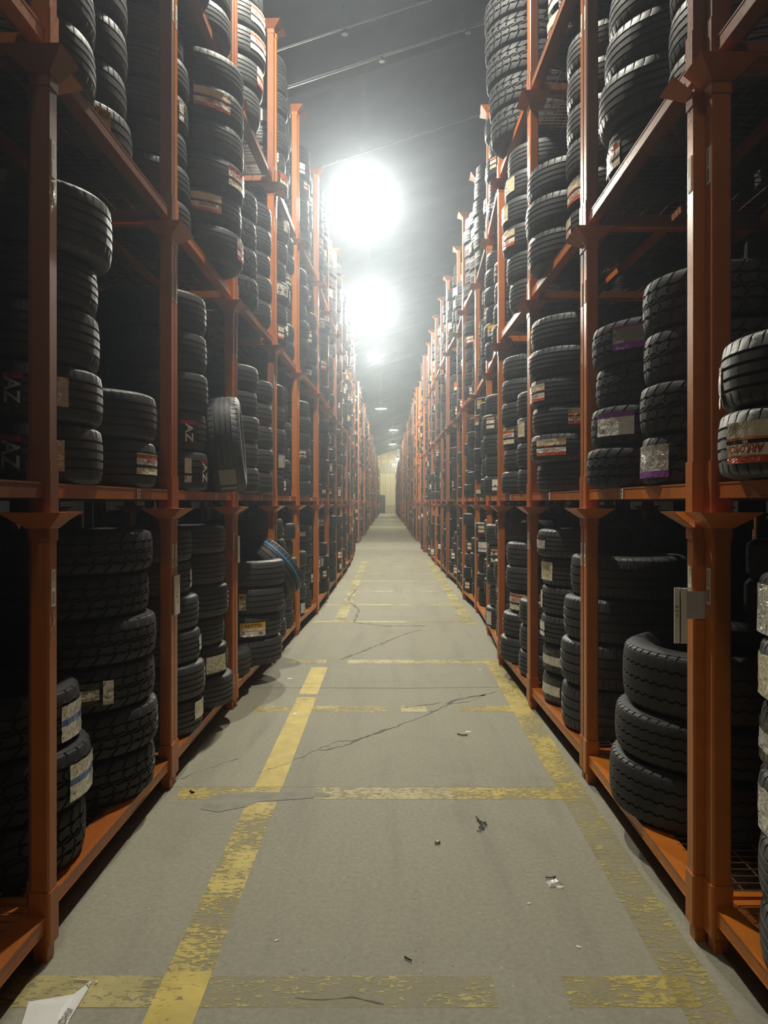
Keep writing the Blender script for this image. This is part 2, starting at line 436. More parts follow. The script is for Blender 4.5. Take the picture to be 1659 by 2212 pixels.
# cream panels side by side up to the lintel, olive band, timber gable panels
for k in range(14):
    x0 = -5.6 + k * 0.75
    mb = MB(); mb.box(x0 + 0.01, x0 + 0.735, -0.04 - 0.02 * (k % 2), 0.2, 0.0, 5.9); meshobj('panel', mb.mesh('panel', [M['cream']]), wall_back)
for k in range(7):
    x0 = -5.6 + k * 1.5
    mb = MB(); mb.box(x0 + 0.01, x0 + 1.48, -0.02, 0.2, 5.95, 7.42); meshobj('panel', mb.mesh('panel', [M['olive']]), wall_back)
for k in range(6):
    x0 = -5.6 + k * 1.13
    mb = MB(); a, b = x0 + 0.02, x0 + 1.11
    n = 0
    mb.poly([(a, -0.03, 7.48), (b, -0.03, 7.48), (b, -0.03, zc(b) - 0.1), (a, -0.03, zc(a) - 0.1)])
    meshobj('panel', mb.mesh('panel', [M['wood']]), wall_back)
mb = MB(); mb.box(-5.6, 1.2, -0.12, 0.0, 8.05, 8.17); mb.box(1.15, 1.28, -0.12, 0.0, 7.45, 9.5); mb.box(-5.6, 4.9, -0.1, 0, 7.4, 7.5); mb.box(-5.6, 4.9, -0.1, 0, 5.88, 5.96)
meshobj('batten', mb.mesh('batten', [M['olive']]), wall_back)
mb = MB(); mb.box(1.33, 1.75, -0.9, -0.4, 0, 9.6); tag(meshobj('pillar_steel', mb.mesh('pillar_steel', [M['steel']])), 'grey steel pillar standing before the end wall', 'pillar', kind='structure').location = (0, YW, 0)
mb = MB(); mb.box(1.36, 1.72, -1.2, -0.92, 0, 5.7); tag(meshobj('pillar_white', mb.mesh('pillar_white', [M['post_white']])), kind='structure').location = (0, YW, 0)
# purlins under the ceiling
for k in range(16):
    y = 6.0 + k * 7.0
    mb = MB(); mb.bar((-13.9, y, zc(-13.9) - 0.16), (13.9, y, zc(13.9) - 0.16), 0.12, 4)
    tag(meshobj('ceiling_beam', mb.mesh('ceiling_beam', [M['ceil']])), kind='structure')

# ------------------------------------------------------------------ lamps
ORD = ['first', 'second', 'third', 'fourth', 'fifth', 'sixth', 'seventh', 'eighth', 'ninth', 'tenth', 'eleventh', 'twelfth', 'thirteenth', 'fourteenth', 'fifteenth', 'sixteenth',
       'seventeenth', 'eighteenth', 'nineteenth', 'twentieth']
def ordinal(n):
    if n < 20: return ORD[n]
    tens = {2: 'twenty', 3: 'thirty', 4: 'forty', 5: 'fifty'}
    n += 1; a, b = divmod(n, 10)
    return {20: 'twentieth', 30: 'thirtieth', 40: 'fortieth', 50: 'fiftieth'}[n] if b == 0 else tens[a] + '-' + ORD[b - 1]
lamp_lens = emit('lamp_lens', (1.0, 0.97, 0.88), 30.0)
lamp_lens_warm = emit('lamp_lens_warm', (1.0, 0.93, 0.66), 25.0)
n_seen = 0
for (x, y, p, col) in LAMPS:
    root = empty('high_bay_lamp', (x, y, LAMP_Z))
    if y < 8: lab = 'round white high bay lamp hanging over the third bay' if y > 0 else 'round white high bay lamp overhead behind the viewer'
    elif abs(x) > 5: lab = 'round high bay lamp over the %s cross aisle, %s racks' % ('nearer' if y < 40 else 'farther', 'behind the left' if x < 0 else 'behind the right')
    else:
        lab = 'glowing round high bay lamp, %s from the viewer along the aisle ceiling' % ORD[n_seen]; n_seen += 1
    tag(root, lab, 'lamp', 'high bay lamps in line over the aisle')
    mb = MB(); mb.lathe([(0.03, 0.34), (0.09, 0.33), (0.11, 0.20), (0.18, 0.17), (0.33, 0.0), (0.34, -0.05), (0.325, -0.05), (0.16, 0.15), (0.0, 0.16)], 24)
    meshobj('housing', mb.mesh('housing', [M['housing']], True, 0.6), root)
    mb = MB(); mb.lathe([(0.0, -0.045), (0.20, -0.045), (0.322, -0.045)], 24)
    meshobj('lens', mb.mesh('lens', [lamp_lens_warm if col is WARM else lamp_lens]), root)
    mb = MB(); mb.bar((0, 0, 0.33), (0, 0, zc(x) - LAMP_Z), 0.004, 6)
    meshobj('hanger', mb.mesh('hanger', [M['steel']]), root)
    ld = bpy.data.lights.new('lamp_light', 'POINT'); ld.energy = p; ld.color = col; ld.shadow_soft_size = 0.07
    lo = bpy.data.objects.new('lamp_light', ld); lo.parent = root; lo.location = (0, 0, -0.13); link(lo)

# haze added to imitate lens glare round the lamps
for y0, y1, dens in HAZE:
    t = NT('glare_volume'); t.n.remove(t.b)
    vs = t.new('ShaderNodeVolumeScatter'); vs.inputs['Color'].default_value = (0.76, 0.86, 1.0, 1)
    vs.inputs['Density'].default_value = dens; vs.inputs['Anisotropy'].default_value = GLARE_G
    t.ln(vs.outputs[0], t.out.inputs['Volume'])
    mb = MB(); mb.prism([(-5, 0.02), (5, 0.02), (5, zc(5) - 0.35), (-5, zc(-5) - 0.35)], y0, y1)
    mb.v = [(x, z_, y) for x, y, z_ in mb.v]; mb.f = [f[::-1] for f in mb.f]
    tag(meshobj('glare_haze', mb.mesh('glare_haze', [t.m])), kind='stuff')

# ------------------------------------------------------------------ pipes under the roof
def pipe(lab, y, z0, r, x0, x1, hangers, heads):
    root = empty('sprinkler_pipe', (0, y, z0)); tag(root, lab, 'pipe', 'pipes under the roof')
    mb = MB(); mb.bar((x0, 0, SL * x0), (x1, 0, SL * x1), r, 8); meshobj('pipe', mb.mesh('pipe', [M['steel']], True, 0.9), root)
    for x in hangers:
        mb = MB(); mb.bar((x, 0, SL * x - r), (x, 0, SL * x + (9.2 - z0) - 0.01), 0.012, 6); mb.lathe([(r + .012, SL * x - .03), (r + .012, SL * x + .03)], 10, (x, 0))
        meshobj('hanger', mb.mesh('hanger', [M['steel']]), root)
    for x in heads:
        mb = MB(); mb.lathe([(0.018, SL * x), (0.02, SL * x - 0.07), (0.05, SL * x - 0.09), (0.05, SL * x - 0.10), (0.0, SL * x - 0.10)], 10, (x, 0))
        meshobj('sprinkler_head', mb.mesh('sprinkler_head', [M['housing']], True, 0.6), root)
pipe('thin steel pipe across the ceiling, nearest of the sloping pipes', 11.4, 8.85, 0.018, -6, 6, (-3.3, -0.66, 2.2), (-0.64,))
pipe('thicker sprinkler pipe across the ceiling behind the thin pipe', 12.5, 8.9, 0.032, -6, 6, (-4.0, 1.22, 4), (-0.1, 1.3))
pipe('faint conduit across the ceiling just before the brightest lamp', 15.8, 8.95, 0.018, -6, 6, (-2, 2), (-3,))

# ------------------------------------------------------------------ racks
FOOT = [0.0, 1.503, 3.07, 4.68]
RIM = [1.565, 3.145, 4.745, 6.35]
HT = [RIM[i] - FOOT[i] for i in range(4)]
DEPTH, WID, PW = 1.5, 1.62, 0.068
BEAM0, BEAM1 = 0.112, 0.165
DECK = 0.168
def chamf(x0, x1, y0, y1, c):
    return [(x0 + c, y0), (x1 - c, y0), (x1, y0 + c), (x1, y1 - c), (x1 - c, y1), (x0 + c, y1), (x0, y1 - c), (x0, y0 + c)]
_rm = {}
def rack_mesh(kind, tier, paintk):
    key = (kind, tier, paintk)
    if key in _rm: return _rm[key]
    h = PW / 2; mb = MB(); top = HT[tier] - 0.055; mat = M[paintk]
    if kind == 'post':
        mb.prism(chamf(-h, h, -h, h, 0.007), 0.055, top)
        mb.prism(chamf(-h * .78, h * .78, -h * .78, h * .78, 0.004), 0.0, 0.055)
    elif kind == 'sleeve':
        s = h + 0.005; mb.prism(chamf(-s, s, -s, s, 0.007), 0.06, 0.245)
    elif kind.startswith('cup'):
        # three flared flaps, none towards the neighbouring rack; sy: side of the neighbour
        sy = 1 if kind == 'cup_a' else -1
        f, zt, zb, th = 0.072, HT[tier], top - 0.002, 0.004
        for g in (0, 1):
            o = th if g else 0
            a, b = h + 0.001 + o, h + f + o
            ny = h + 0.001 + o
            q = lambda x, y, z: (x, y * sy, z)
            quads = [[q(a, -a, zb), q(a, ny, zb), q(b, ny, zt), q(b, -b, zt)],       # aisle side
                     [q(-a, -a, zb), q(-a, ny, zb), q(-b, ny, zt), q(-b, -b, zt)],    # back
                     [q(-a, -a, zb), q(a, -a, zb), q(b, -b, zt), q(-b, -b, zt)]]      # inner end
            for p in quads: mb.poly(p if g == 0 else p[::-1])
        a, b = h + 0.001, h + f
        q = lambda x, y, z: (x, y * sy, z)
        for s2 in (1, -1):   # rims
            mb.poly([q(s2 * b, h, zt), q(s2 * (b + th), h, zt), q(s2 * (b + th), -b - th, zt), q(s2 * b, -b, zt)])
        mb.poly([q(-b, -b, zt), q(b, -b, zt), q(b + th, -b - th, zt), q(-b - th, -b - th, zt)])
        mb.prism(chamf(-h - .004, h + .004, -h - .004, h + .004, 0.007), top - 0.045, top - 0.001)
    elif kind == 'beam_long':       # along the aisle
        L = WID / 2 - PW
        mb.box(-0.06, -0.012, -L, L, BEAM0, BEAM1)
        mb.box(-0.115, -0.010, -L, L, BEAM1 - 0.004, BEAM1 + 0.002)
        mb.box(-0.062, -0.010, -L, L, BEAM0, BEAM0 + 0.005)
    elif kind == 'beam_short':
        L = DEPTH / 2 - PW
        mb.box(-L, L, -0.024, 0.024, BEAM0, BEAM1)
    elif kind == 'brace':
        L = WID / 2 - PW
        mb.box(-0.02, 0.02, -L, L, BEAM0 + 0.006, BEAM1 - 0.008)
    elif kind == 'wire_deck':
        mat = M['wire']
        x0, x1, y0, y1 = -DEPTH + 0.03, -0.10, -WID / 2 + 0.05, WID / 2 - 0.05
        for i in range(29): 
            y = y0 + (y1 - y0) * i / 28; mb.bar((x0, y, DECK - 0.002), (x1, y, DECK - 0.002), 0.0030, 4, caps=False)
        for i in range(14):
            x = x0 + (x1 - x0) * i / 13; mb.bar((x, y0, DECK - 0.006), (x, y1, DECK - 0.006), 0.0030, 4, caps=False)
    elif kind == 'whole':           # far racks: everything in one
        for sx in (-h, -DEPTH + h):
            for sy in (-1, 1):
                cy = sy * (WID / 2 - h)
                mb.prism(chamf(sx - h, sx + h, cy - h, cy + h, 0.008), 0.0, top, caps=False)
                s = h + .004; mb.prism([(sx - s, cy - s), (sx + s, cy - s), (sx + s, cy + s), (sx - s, cy + s)], 0.06, 0.245, caps=False)
                a, b, zb, zt = h, h + .072, top, HT[tier]
                for A, B in (((a, -a), (a, a)), ((-a, -a), (-a, a))):
                    k = b / a
                    mb.poly([(sx + A[0], cy + A[1], zb), (sx + B[0], cy + B[1], zb), (sx + B[0] * k, cy + B[1], zt), (sx + A[0] * k, cy + A[1], zt)])
                e = -sy
                mb.poly([(sx - a, cy + e * a, zb), (sx + a, cy + e * a, zb), (sx + b, cy + e * b, zt), (sx - b, cy + e * b, zt)])
        L = WID / 2 - PW
        for x in (-0.06, -DEPTH + 0.012): mb.box(x, x + 0.048, -L, L, BEAM0, BEAM1)
        for y in (-WID / 2 + 0.012, WID / 2 - 0.06): mb.box(-DEPTH + PW, -PW, y, y + 0.048, BEAM0, BEAM1)
        for i in range(5):
            x = -0.25 - i * 0.25; mb.box(x - .02, x + .02, -L, L, BEAM1 - .012, DECK - 0.002)
    me = mb.mesh('rack_' + kind, [mat]); _rm[key] = me
    return me

# meeting planes between neighbouring racks and the aisle face of each rack (near end, far end)
BL = [1.06, 2.735, 4.35, 6.0, 7.69, 9.30, 11.07, 12.79, 14.5, 16.2, 17.9, 19.6, 21.3, 23.0, 24.7]
BR = [1.10, 2.785, 4.43, 6.0, 7.60, 9.33, 11.2, 12.7, 14.4, 16.3, 17.9, 19.6, 21.3, 23.0, 24.7]
XL = [(1.19, 1.174), (1.217, 1.207), (1.21, 1.195), (1.188, 1.13), (1.12, 1.09), (1.08, 1.0), (1.0, 0.985), (0.985, 0.97), (0.97, 0.96), (0.96, 0.94), (0.95, 0.94), (0.95, 0.96), (1.0, 1.0), (1.05, 1.05)]
XR = [(1.16, 1.146), (1.11, 1.127), (1.127, 1.095), (1.10, 1.083), (1.10, 1.195), (1.203, 1.27), (1.274, 1.23), (1.23, 1.29), (1.30, 1.24), (1.235, 1.23), (1.23, 1.22), (1.2, 1.2), (1.2, 1.2), (1.2, 1.2)]
def more(B, X):
    y = B[-1]; GAPS = ((26.4, 30.0), (47.6, 52.0), (72.0, 75.5), (97, 101))
    bays = [(B[i], B[i + 1], *X[i]) for i in range(len(X))]
    while y + 1.7 < 112.5:
        g = [b for a, b in GAPS if y + 1.7 > a and y < b]
        if g: y = g[0]; continue
        x = 1.17 + R.uniform(-0.07, 0.07)
        bays.append((y, y + 1.69, x, x)); y += 1.69
    return bays
BAYS = {-1: more(BL, XL), 1: more(BR, XR)}
TIER_W = ['floor-level', 'second-level', 'third-level', 'top-level']
SIDE_W = {-1: 'left', 1: 'right'}
PAINT_FIX = {(-1, 5): 'orange', (-1, 4): 'orange', (1, 4): 'orange', (1, 3): 'orange_red', (1, 8): 'orange_dull', (1, 7): 'orange_dull', (1, 9): 'orange_dull', (-1, 6): 'orange_red', (-1, 7): 'orange_dull'}
DETAIL = 8
N_RACK = 0
far_racks = []
def text_part(name, s, parent, mat, height, place, maxw=None):
    """place(x, y): a point in metres on the label plane to a point of the parent"""
    V, Fc, wd = text_shape(s)
    k = height; kx = k if not maxw else min(k, maxw / wd)
    me = bpy.data.meshes.new(name); me.from_pydata([place(x * kx, y * k) for x, y in V], [], Fc); me.materials.append(mat); me.update()
    return meshobj(name, me, parent)
_strip = {}
def strip_label_mesh():
    if 'a' not in _strip:
        mb = MB(); mb.box(-0.0008, 0.0008, -0.015, 0.015, -0.065, 0.065, 0)
        mb.box(0.0008, 0.0011, -0.010, 0.010, -0.056, -0.012, 1); 
        for k in range(7): mb.box(0.0008, 0.0011, -0.006, 0.006 - 0.002 * (k % 3), 0.002 + k * 0.008, 0.007 + k * 0.008, 1)
        _strip['a'] = mb.mesh('barcode_label', [M['paper'], M['s_grey']])
        mb = MB(); mb.box(-0.0008, 0.0008, -0.024, 0.024, -0.024, 0.024, 0)
        mb.box(0.0008, 0.0011, -0.012, 0.012, 0.004, 0.016, 1); mb.box(0.0008, 0.0011, -0.010, 0.010, -0.016, -0.004, 1)
        _strip['t'] = mb.mesh('tag', [M['paper'], M['s_grey']])
    return _strip
def build_rack(side, k, tier):
    y0, y1, xa, xb = BAYS[side][k]
    L = y1 - y0 - 0.008; yc = (y0 + y1) / 2
    xm = (xa + xb) / 2; yaw = math.atan2(xb - xa, L)
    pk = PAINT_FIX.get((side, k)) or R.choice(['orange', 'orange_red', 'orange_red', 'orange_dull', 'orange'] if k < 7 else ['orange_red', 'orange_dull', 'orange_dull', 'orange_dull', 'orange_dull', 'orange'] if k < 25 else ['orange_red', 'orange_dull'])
    loc = (side * xm, yc, FOOT[tier])
    rz = (PI if side > 0 else 0) + (yaw if side < 0 else -yaw) * 1.0
    if side < 0: rz = -math.atan2((-xb) - (-xa), L)
    else: rz = PI - math.atan2(xb - xa, L)
    lab = 'orange steel tire rack, %s, %s bay from the viewer, %s side of aisle' % (TIER_W[tier], ordinal(k), SIDE_W[side])
    grp = 'orange stacking racks along the aisle'
    sc = (1, L / WID, 1)
    if k > DETAIL:
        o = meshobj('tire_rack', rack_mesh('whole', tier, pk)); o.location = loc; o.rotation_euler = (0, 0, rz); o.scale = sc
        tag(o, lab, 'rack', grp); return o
    root = empty('tire_rack', loc, rz); root.scale = sc
    tag(root, lab, 'rack', grp)
    h = PW / 2
    for sx in (-h, -DEPTH + h):
        for sy in (-1, 1):
            p = meshobj('post', rack_mesh('post', tier, pk), root, (sx, sy * (WID / 2 - h), 0))
            meshobj('sleeve', rack_mesh('sleeve', tier, pk), p)
            meshobj('cup', rack_mesh('cup_a' if sy > 0 else 'cup_b', tier, pk), p)
            if sx == -h and k <= 6 and tier < 3:
                lb = meshobj('barcode_label', strip_label_mesh()['a'], p, (h + 0.001, 0, 1.30))
                if side > 0: pass
                if k == 0 and side < 0 and sy > 0 and tier < 2:
                    mk = MB(); z = 1.205
                    for a, b in (((-.014, .04), (.016, -.06)), ((.014, .02), (-.018, -.10)), ((.012, -.02), (-.016, -.055))):
                        mk.bar((h + .001, a[0], z + a[1]), (h + .001, b[0], z + b[1]), 0.0009, 4)
                    meshobj('chalk_mark', mk.mesh('chalk_mark', [M['s_cream']]), p)
    for i, x in enumerate((0, -DEPTH + 0.125)):
        b = meshobj('beam', rack_mesh('beam_long', tier, pk), root, (x, 0, 0))
        if i == 0 and 1 <= k <= 5 and tier in (1,):
            tg = meshobj('tag', strip_label_mesh()['t'], b, (-0.0085, 0.22 if side < 0 else -0.1, (BEAM0 + BEAM1) / 2))
    for sy in (-1, 1): meshobj('beam', rack_mesh('beam_short', tier, pk), root, (-DEPTH / 2, sy * (WID / 2 - 0.034), 0))
    for x in (-0.5, -1.0): meshobj('beam', rack_mesh('brace', tier, pk), root, (x, 0, 0))
    meshobj('wire_deck', rack_mesh('wire_deck', tier, pk), root)
    return root
for k in range(max(len(BAYS[-1]), len(BAYS[1]))):
    for side in (-1, 1):
        if k >= len(BAYS[side]): continue
        for tier in range(4):
            if k == 0 and tier == 3 or k == 1 and tier == 3: continue
            if N_RACK < 298: build_rack(side, k, tier); N_RACK += 1
            else: far_racks.append((side, k, tier))
# racks past the three hundredth, and the back rows that close the bays from behind
V_, F_, n_ = [], [], 0
def add_boxes(lst):
    global n_
    for (x0, x1, y0, y1, z0, z1) in lst:
        V_.extend([(x0, y0, z0), (x1, y0, z0), (x1, y1, z0), (x0, y1, z0), (x0, y0, z1), (x1, y0, z1), (x1, y1, z1), (x0, y1, z1)])
        for q in ((0, 3, 2, 1), (4, 5, 6, 7), (0, 1, 5, 4), (1, 2, 6, 5), (2, 3, 7, 6), (3, 0, 4, 7)): F_.append([n_ + i for i in q])
        n_ += 8
def rack_boxes(side, y0, y1, xm, tier):
    z0 = FOOT[tier]; z1 = RIM[tier] - 0.05; fx = lambda d: side * (xm + d)
    out = []
    for d in (0, DEPTH - PW):
        for y in (y0 + .005, y1 - .005 - PW):
            a, b = sorted((fx(d), fx(d + PW))); out.append((a, b, y, y + PW, z0, z1))
        a, b = sorted((fx(d + .01), fx(d + .058))); out.append((a, b, y0 + PW, y1 - PW, z0 + BEAM0, z0 + BEAM1))
    for y in (y0 + .02, y1 - .07):
        a, b = sorted((fx(PW), fx(DEPTH - PW))); out.append((a, b, y, y + .048, z0 + BEAM0, z0 + BEAM1))
    return out
for side, k, tier in far_racks:
    y0, y1, xa, xb = BAYS[side][k]; add_boxes(rack_boxes(side, y0, y1, (xa + xb) / 2, tier))
for side in (-1, 1):
    for k in range(0, 16):
        y0, y1, xa, xb = BAYS[side][k]
        for tier in range(4): add_boxes(rack_boxes(side, y0, y1, 2.85, tier))
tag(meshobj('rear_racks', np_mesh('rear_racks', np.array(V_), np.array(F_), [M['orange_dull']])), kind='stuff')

# ------------------------------------------------------------------ tires
R0, W0 = 0.33, 0.22
def ring_mesh(name, th, rows, mats, angle=0.5, shift=None):
    """th: angles; rows: function(i, phase index) -> list of (r, z) for column i"""
    cols = [rows(i) for i in range(len(th))]
    n, k = len(cols[0]), len(th)
    rz = np.array(cols)                       # k, n, 2
    tt = th[:, None] + (0 if shift is None else shift[None, :])
    ct, st = np.cos(tt), np.sin(tt)
    V = np.stack([rz[..., 0] * ct, rz[..., 0] * st, rz[..., 1]], -1).reshape(-1, 3)
    i = np.arange(k)[:, None]; j = np.arange(n)[None, :]
    i2 = (i + 1) % k; j2 = (j + 1) % n
    Fq = np.stack([i * n + j, i2 * n + j, i2 * n + j2, i * n + j2], -1).reshape(-1, 4)
    return np_mesh(name, V, Fq, mats, None, True, angle)
def crown(z):   # tread radius at z (fraction of width)
    a = abs(z) / 0.5
    return R0 * (1.0 - 0.018 * (a / 0.8) ** 2 - (0.05 * max(0, (a - 0.74) / 0.26) ** 1.6))
SIDE_UP = [(0.935, 0.462), (0.88, 0.492), (0.80, 0.50), (0.73, 0.478), (0.665, 0.43), (0.625, 0.40), (0.60, 0.36)]
INNER = [(0.62, 0.33), (0.80, 0.42), (0.93, 0.30), (0.945, 0.0), (0.93, -0.30), (0.80, -0.42), (0.62, -0.33)]
def closed(tread):
    """tread: list of (r, zfrac) from bottom to top"""
    up = [(a * R0, b) for a, b in SIDE_UP]; inn = [(a * R0, b) for a, b in INNER]
    lo = [(a * R0, -b) for a, b in SIDE_UP[::-1]]
    return [(r, z * W0) for r, z in tread + up + inn + lo]
def rib_tire(name, pitches, grooves, mat, notch=True, gd=0.0085):
    zs = []
    gz = {}
    edges = [-0.43, -0.40]
    for g, wd in grooves: edges += [g - wd / 2, g - wd / 2 + 0.006, g + wd / 2 - 0.006, g + wd / 2]; gz[round(g - wd / 2 + 0.006, 5)] = 1; gz[round(g + wd / 2 - 0.006, 5)] = 1
    edges += [0.40, 0.43]
    edges = sorted(edges)
    gmax = max(g for g, _ in grooves) + 0.03
    if notch:
        ph = [0.0, 0.80, 0.84]
        th = np.array([2 * PI * (p + f) / pitches for p in range(pitches) for f in ph])
        fl = [0, 0, 1] * pitches
    else:
        th = np.linspace(0, 2 * PI, pitches, endpoint=False); fl = [0] * pitches
    def rows(i):
        tr = []
        for z in edges:
            r = crown(z)
            if round(z, 5) in gz: r -= gd
            elif fl[i] and abs(z) > gmax: r -= 0.006
            tr.append((r, z))
        return closed(tr)
    return ring_mesh(name, th, rows, [mat])
G4 = [(-0.235, 0.045), (-0.08, 0.05), (0.08, 0.05), (0.235, 0.045)]
G3 = [(-0.20, 0.05), (0.0, 0.055), (0.20, 0.05)]
TM = {}
TM['road'] = rib_tire('tire_road', 44, G4, M['rubber'])
TM['touring'] = rib_tire('tire_touring', 54, G3, M['rubber_fine'])
TM['road_mid'] = rib_tire('tire_road_mid', 56, G4, M['rubber'], False)
TM['touring_mid'] = rib_tire('tire_touring_mid', 56, G3, M['rubber_fine'], False)
def block_tire(name, pitches, mat, deep=0.011, zig=0.016, style=0):
    """lugs and blocks: the grid itself is slanted so that every slot has straight walls"""
    if style == 0:
        ph = [0.0, 0.03, 0.15, 0.18, 0.5, 0.53, 0.65, 0.68]
        half = [(.455, 's'), (.43, 's'), (.40, 's'), (.30, 's'), (.262, 's'), (.250, 't'), (.240, 'g'), (.205, 'g'), (.195, 't'), (.185, 'c'), (.12, 'c'), (.062, 'c'), (.050, 't'), (.040, 'g'), (.018, 'g'), (.008, 't')]
    else:
        ph = [0.0, 0.04, 0.22, 0.26, 0.5, 0.75]
        half = [(.455, 's'), (.43, 's'), (.405, 's'), (.395, 't'), (.30, 't'), (.235, 't'), (.228, 'g'), (.205, 'g'), (.198, 't'), (.12, 't'), (.05, 't'), (.020, 't'), (.013, 'g')]
    prof = [(-z, k) for z, k in half] + [(z, k) for z, k in half[::-1]]
    n, m = pitches, len(ph); step = 2 * PI / n
    th = np.array([step * (p + f) for p in range(n) for f in ph])
    def slant(z):
        a, s_ = abs(z), (1 if z > 0 else -1)
        return step * s_ * ((0.45 * min(1, max(0, (a - .24) / .2)) if a > .24 else -0.5 * math.sin(PI * min(1, a / .24))) if style == 0 else (0.0))
    sh = np.array([slant(z) for z, _ in prof] + [0.0] * (len(SIDE_UP) * 2 + len(INNER)))
    def rows(i):
        q = i % m; tr = []; first = ph[q] < 0.5
        for z, k in prof:
            s_ = 1 if z > 0 else -1; d = 0; zz = z; r = crown(z) - (0.006 if abs(z) > .44 else 0)
            if abs(z) < .27 and abs(z) > .19 or abs(z) < .055 and style == 0 or style == 1 and k in 'gt' and abs(z) < .25:
                zz = z + zig * (1 if first else -1) * (1 if style or abs(z) < .055 else s_)
            if k == 'g': d = deep
            elif k in 's':
                if (q in (1, 2)) == (s_ > 0) and (q in (5, 6) or s_ > 0) and (q in (1, 2) or s_ < 0) and (style == 0): d = deep * (0.55 if abs(z) > .44 else 1)
                if style == 1 and q in (1, 2): d = deep * 0.7
            elif k == 'c':
                if (q in (5, 6) and s_ > 0) or (q in (1, 2) and s_ < 0): d = deep * 0.9
            tr.append((r - d, zz))
        return closed(tr)
    return ring_mesh(name, th, rows, [mat], 0.45, sh)
TM['all_terrain'] = block_tire('tire_all_terrain', 30, M['rubber_plain'])
TM['truck'] = block_tire('tire_truck', 52, M['rubber_plain'], 0.009, 0.016, 1)
TREAD_W = {'road': 'road', 'touring': 'touring', 'all_terrain': 'all-terrain', 'truck': 'truck', 'road_mid': 'road', 'touring_mid': 'touring'}

# label styles: rows from top to bottom as (fraction, material); lettering as (text, centre from top, height, material, fraction of the width)
ST = {
    'red': ([(.07, 's_cream'), (.17, 's_red'), (.30, 's_white'), (.15, 's_black'), (.31, 's_cream')], [('ARROYO', .39, .20, 's_redtext', .72)], 'red and cream label'),
    'red_up': ([(.38, 's_cream'), (.06, 's_red'), (.10, 's_black'), (.24, 's_white'), (.04, 's_cream'), (.18, 's_red')], [('ARROYO', .66, .17, 's_redtext', .72)], 'cream label with red foot'),
    'red_over': ([(.38, 's_cream'), (.06, 's_orange'), (.10, 's_black'), (.24, 's_cream'), (.04, 's_white'), (.18, 's_red')], [('ARROYO', .66, .20, 's_redtext', .8), ('97H', .49, .08, 's_white', .3)], 'upside-down red-cream label'),
    'yellow': ([(.40, 's_yellow'), (.18, 's_white'), (.06, 's_orange'), (.36, 's_silver')], [('ARROYO', .22, .24, 's_ink', .75)], 'yellow label'),
    'oyo': ([(.62, 's_red'), (.38, 's_cream')], [('OVO', .32, .30, 's_white', .7)], 'red label lettered in white'),
    'foil_blue': ([(.40, 's_silver'), (.18, 's_blue'), (.42, 's_silver')], [], 'silver and blue label'),
    'foil': ([(1.0, 's_silver')], [], 'crumpled silver label'),
    'foil_black': ([(.3, 's_black'), (.45, 's_silver'), (.25, 's_black')], [], 'shiny black and silver label'),
    'purple': ([(.22, 's_purple'), (.78, 's_white')], [], 'purple-topped white label'),
    'purple_foot': ([(.80, 's_silver'), (.20, 's_purple')], [], 'silver label with purple foot'),
    'purple_dark': ([(.10, 's_purple'), (.62, 's_grey'), (.28, 's_purple')], [], 'dull purple label'),
    'white': ([(.62, 's_white'), (.10, 's_ink'), (.28, 's_white')], [], 'white label'),
    'cream': ([(1.0, 's_cream')], [], 'cream label'),
    'az': ([(.16, 's_pink'), (.84, 's_black')], [('AZ', .52, .42, 's_white', None)], 'black and pink label'),
    'grey': ([(.12, 's_grey'), (.12, 's_black'), (.76, 's_grey')], [], 'grey paper label'),
}
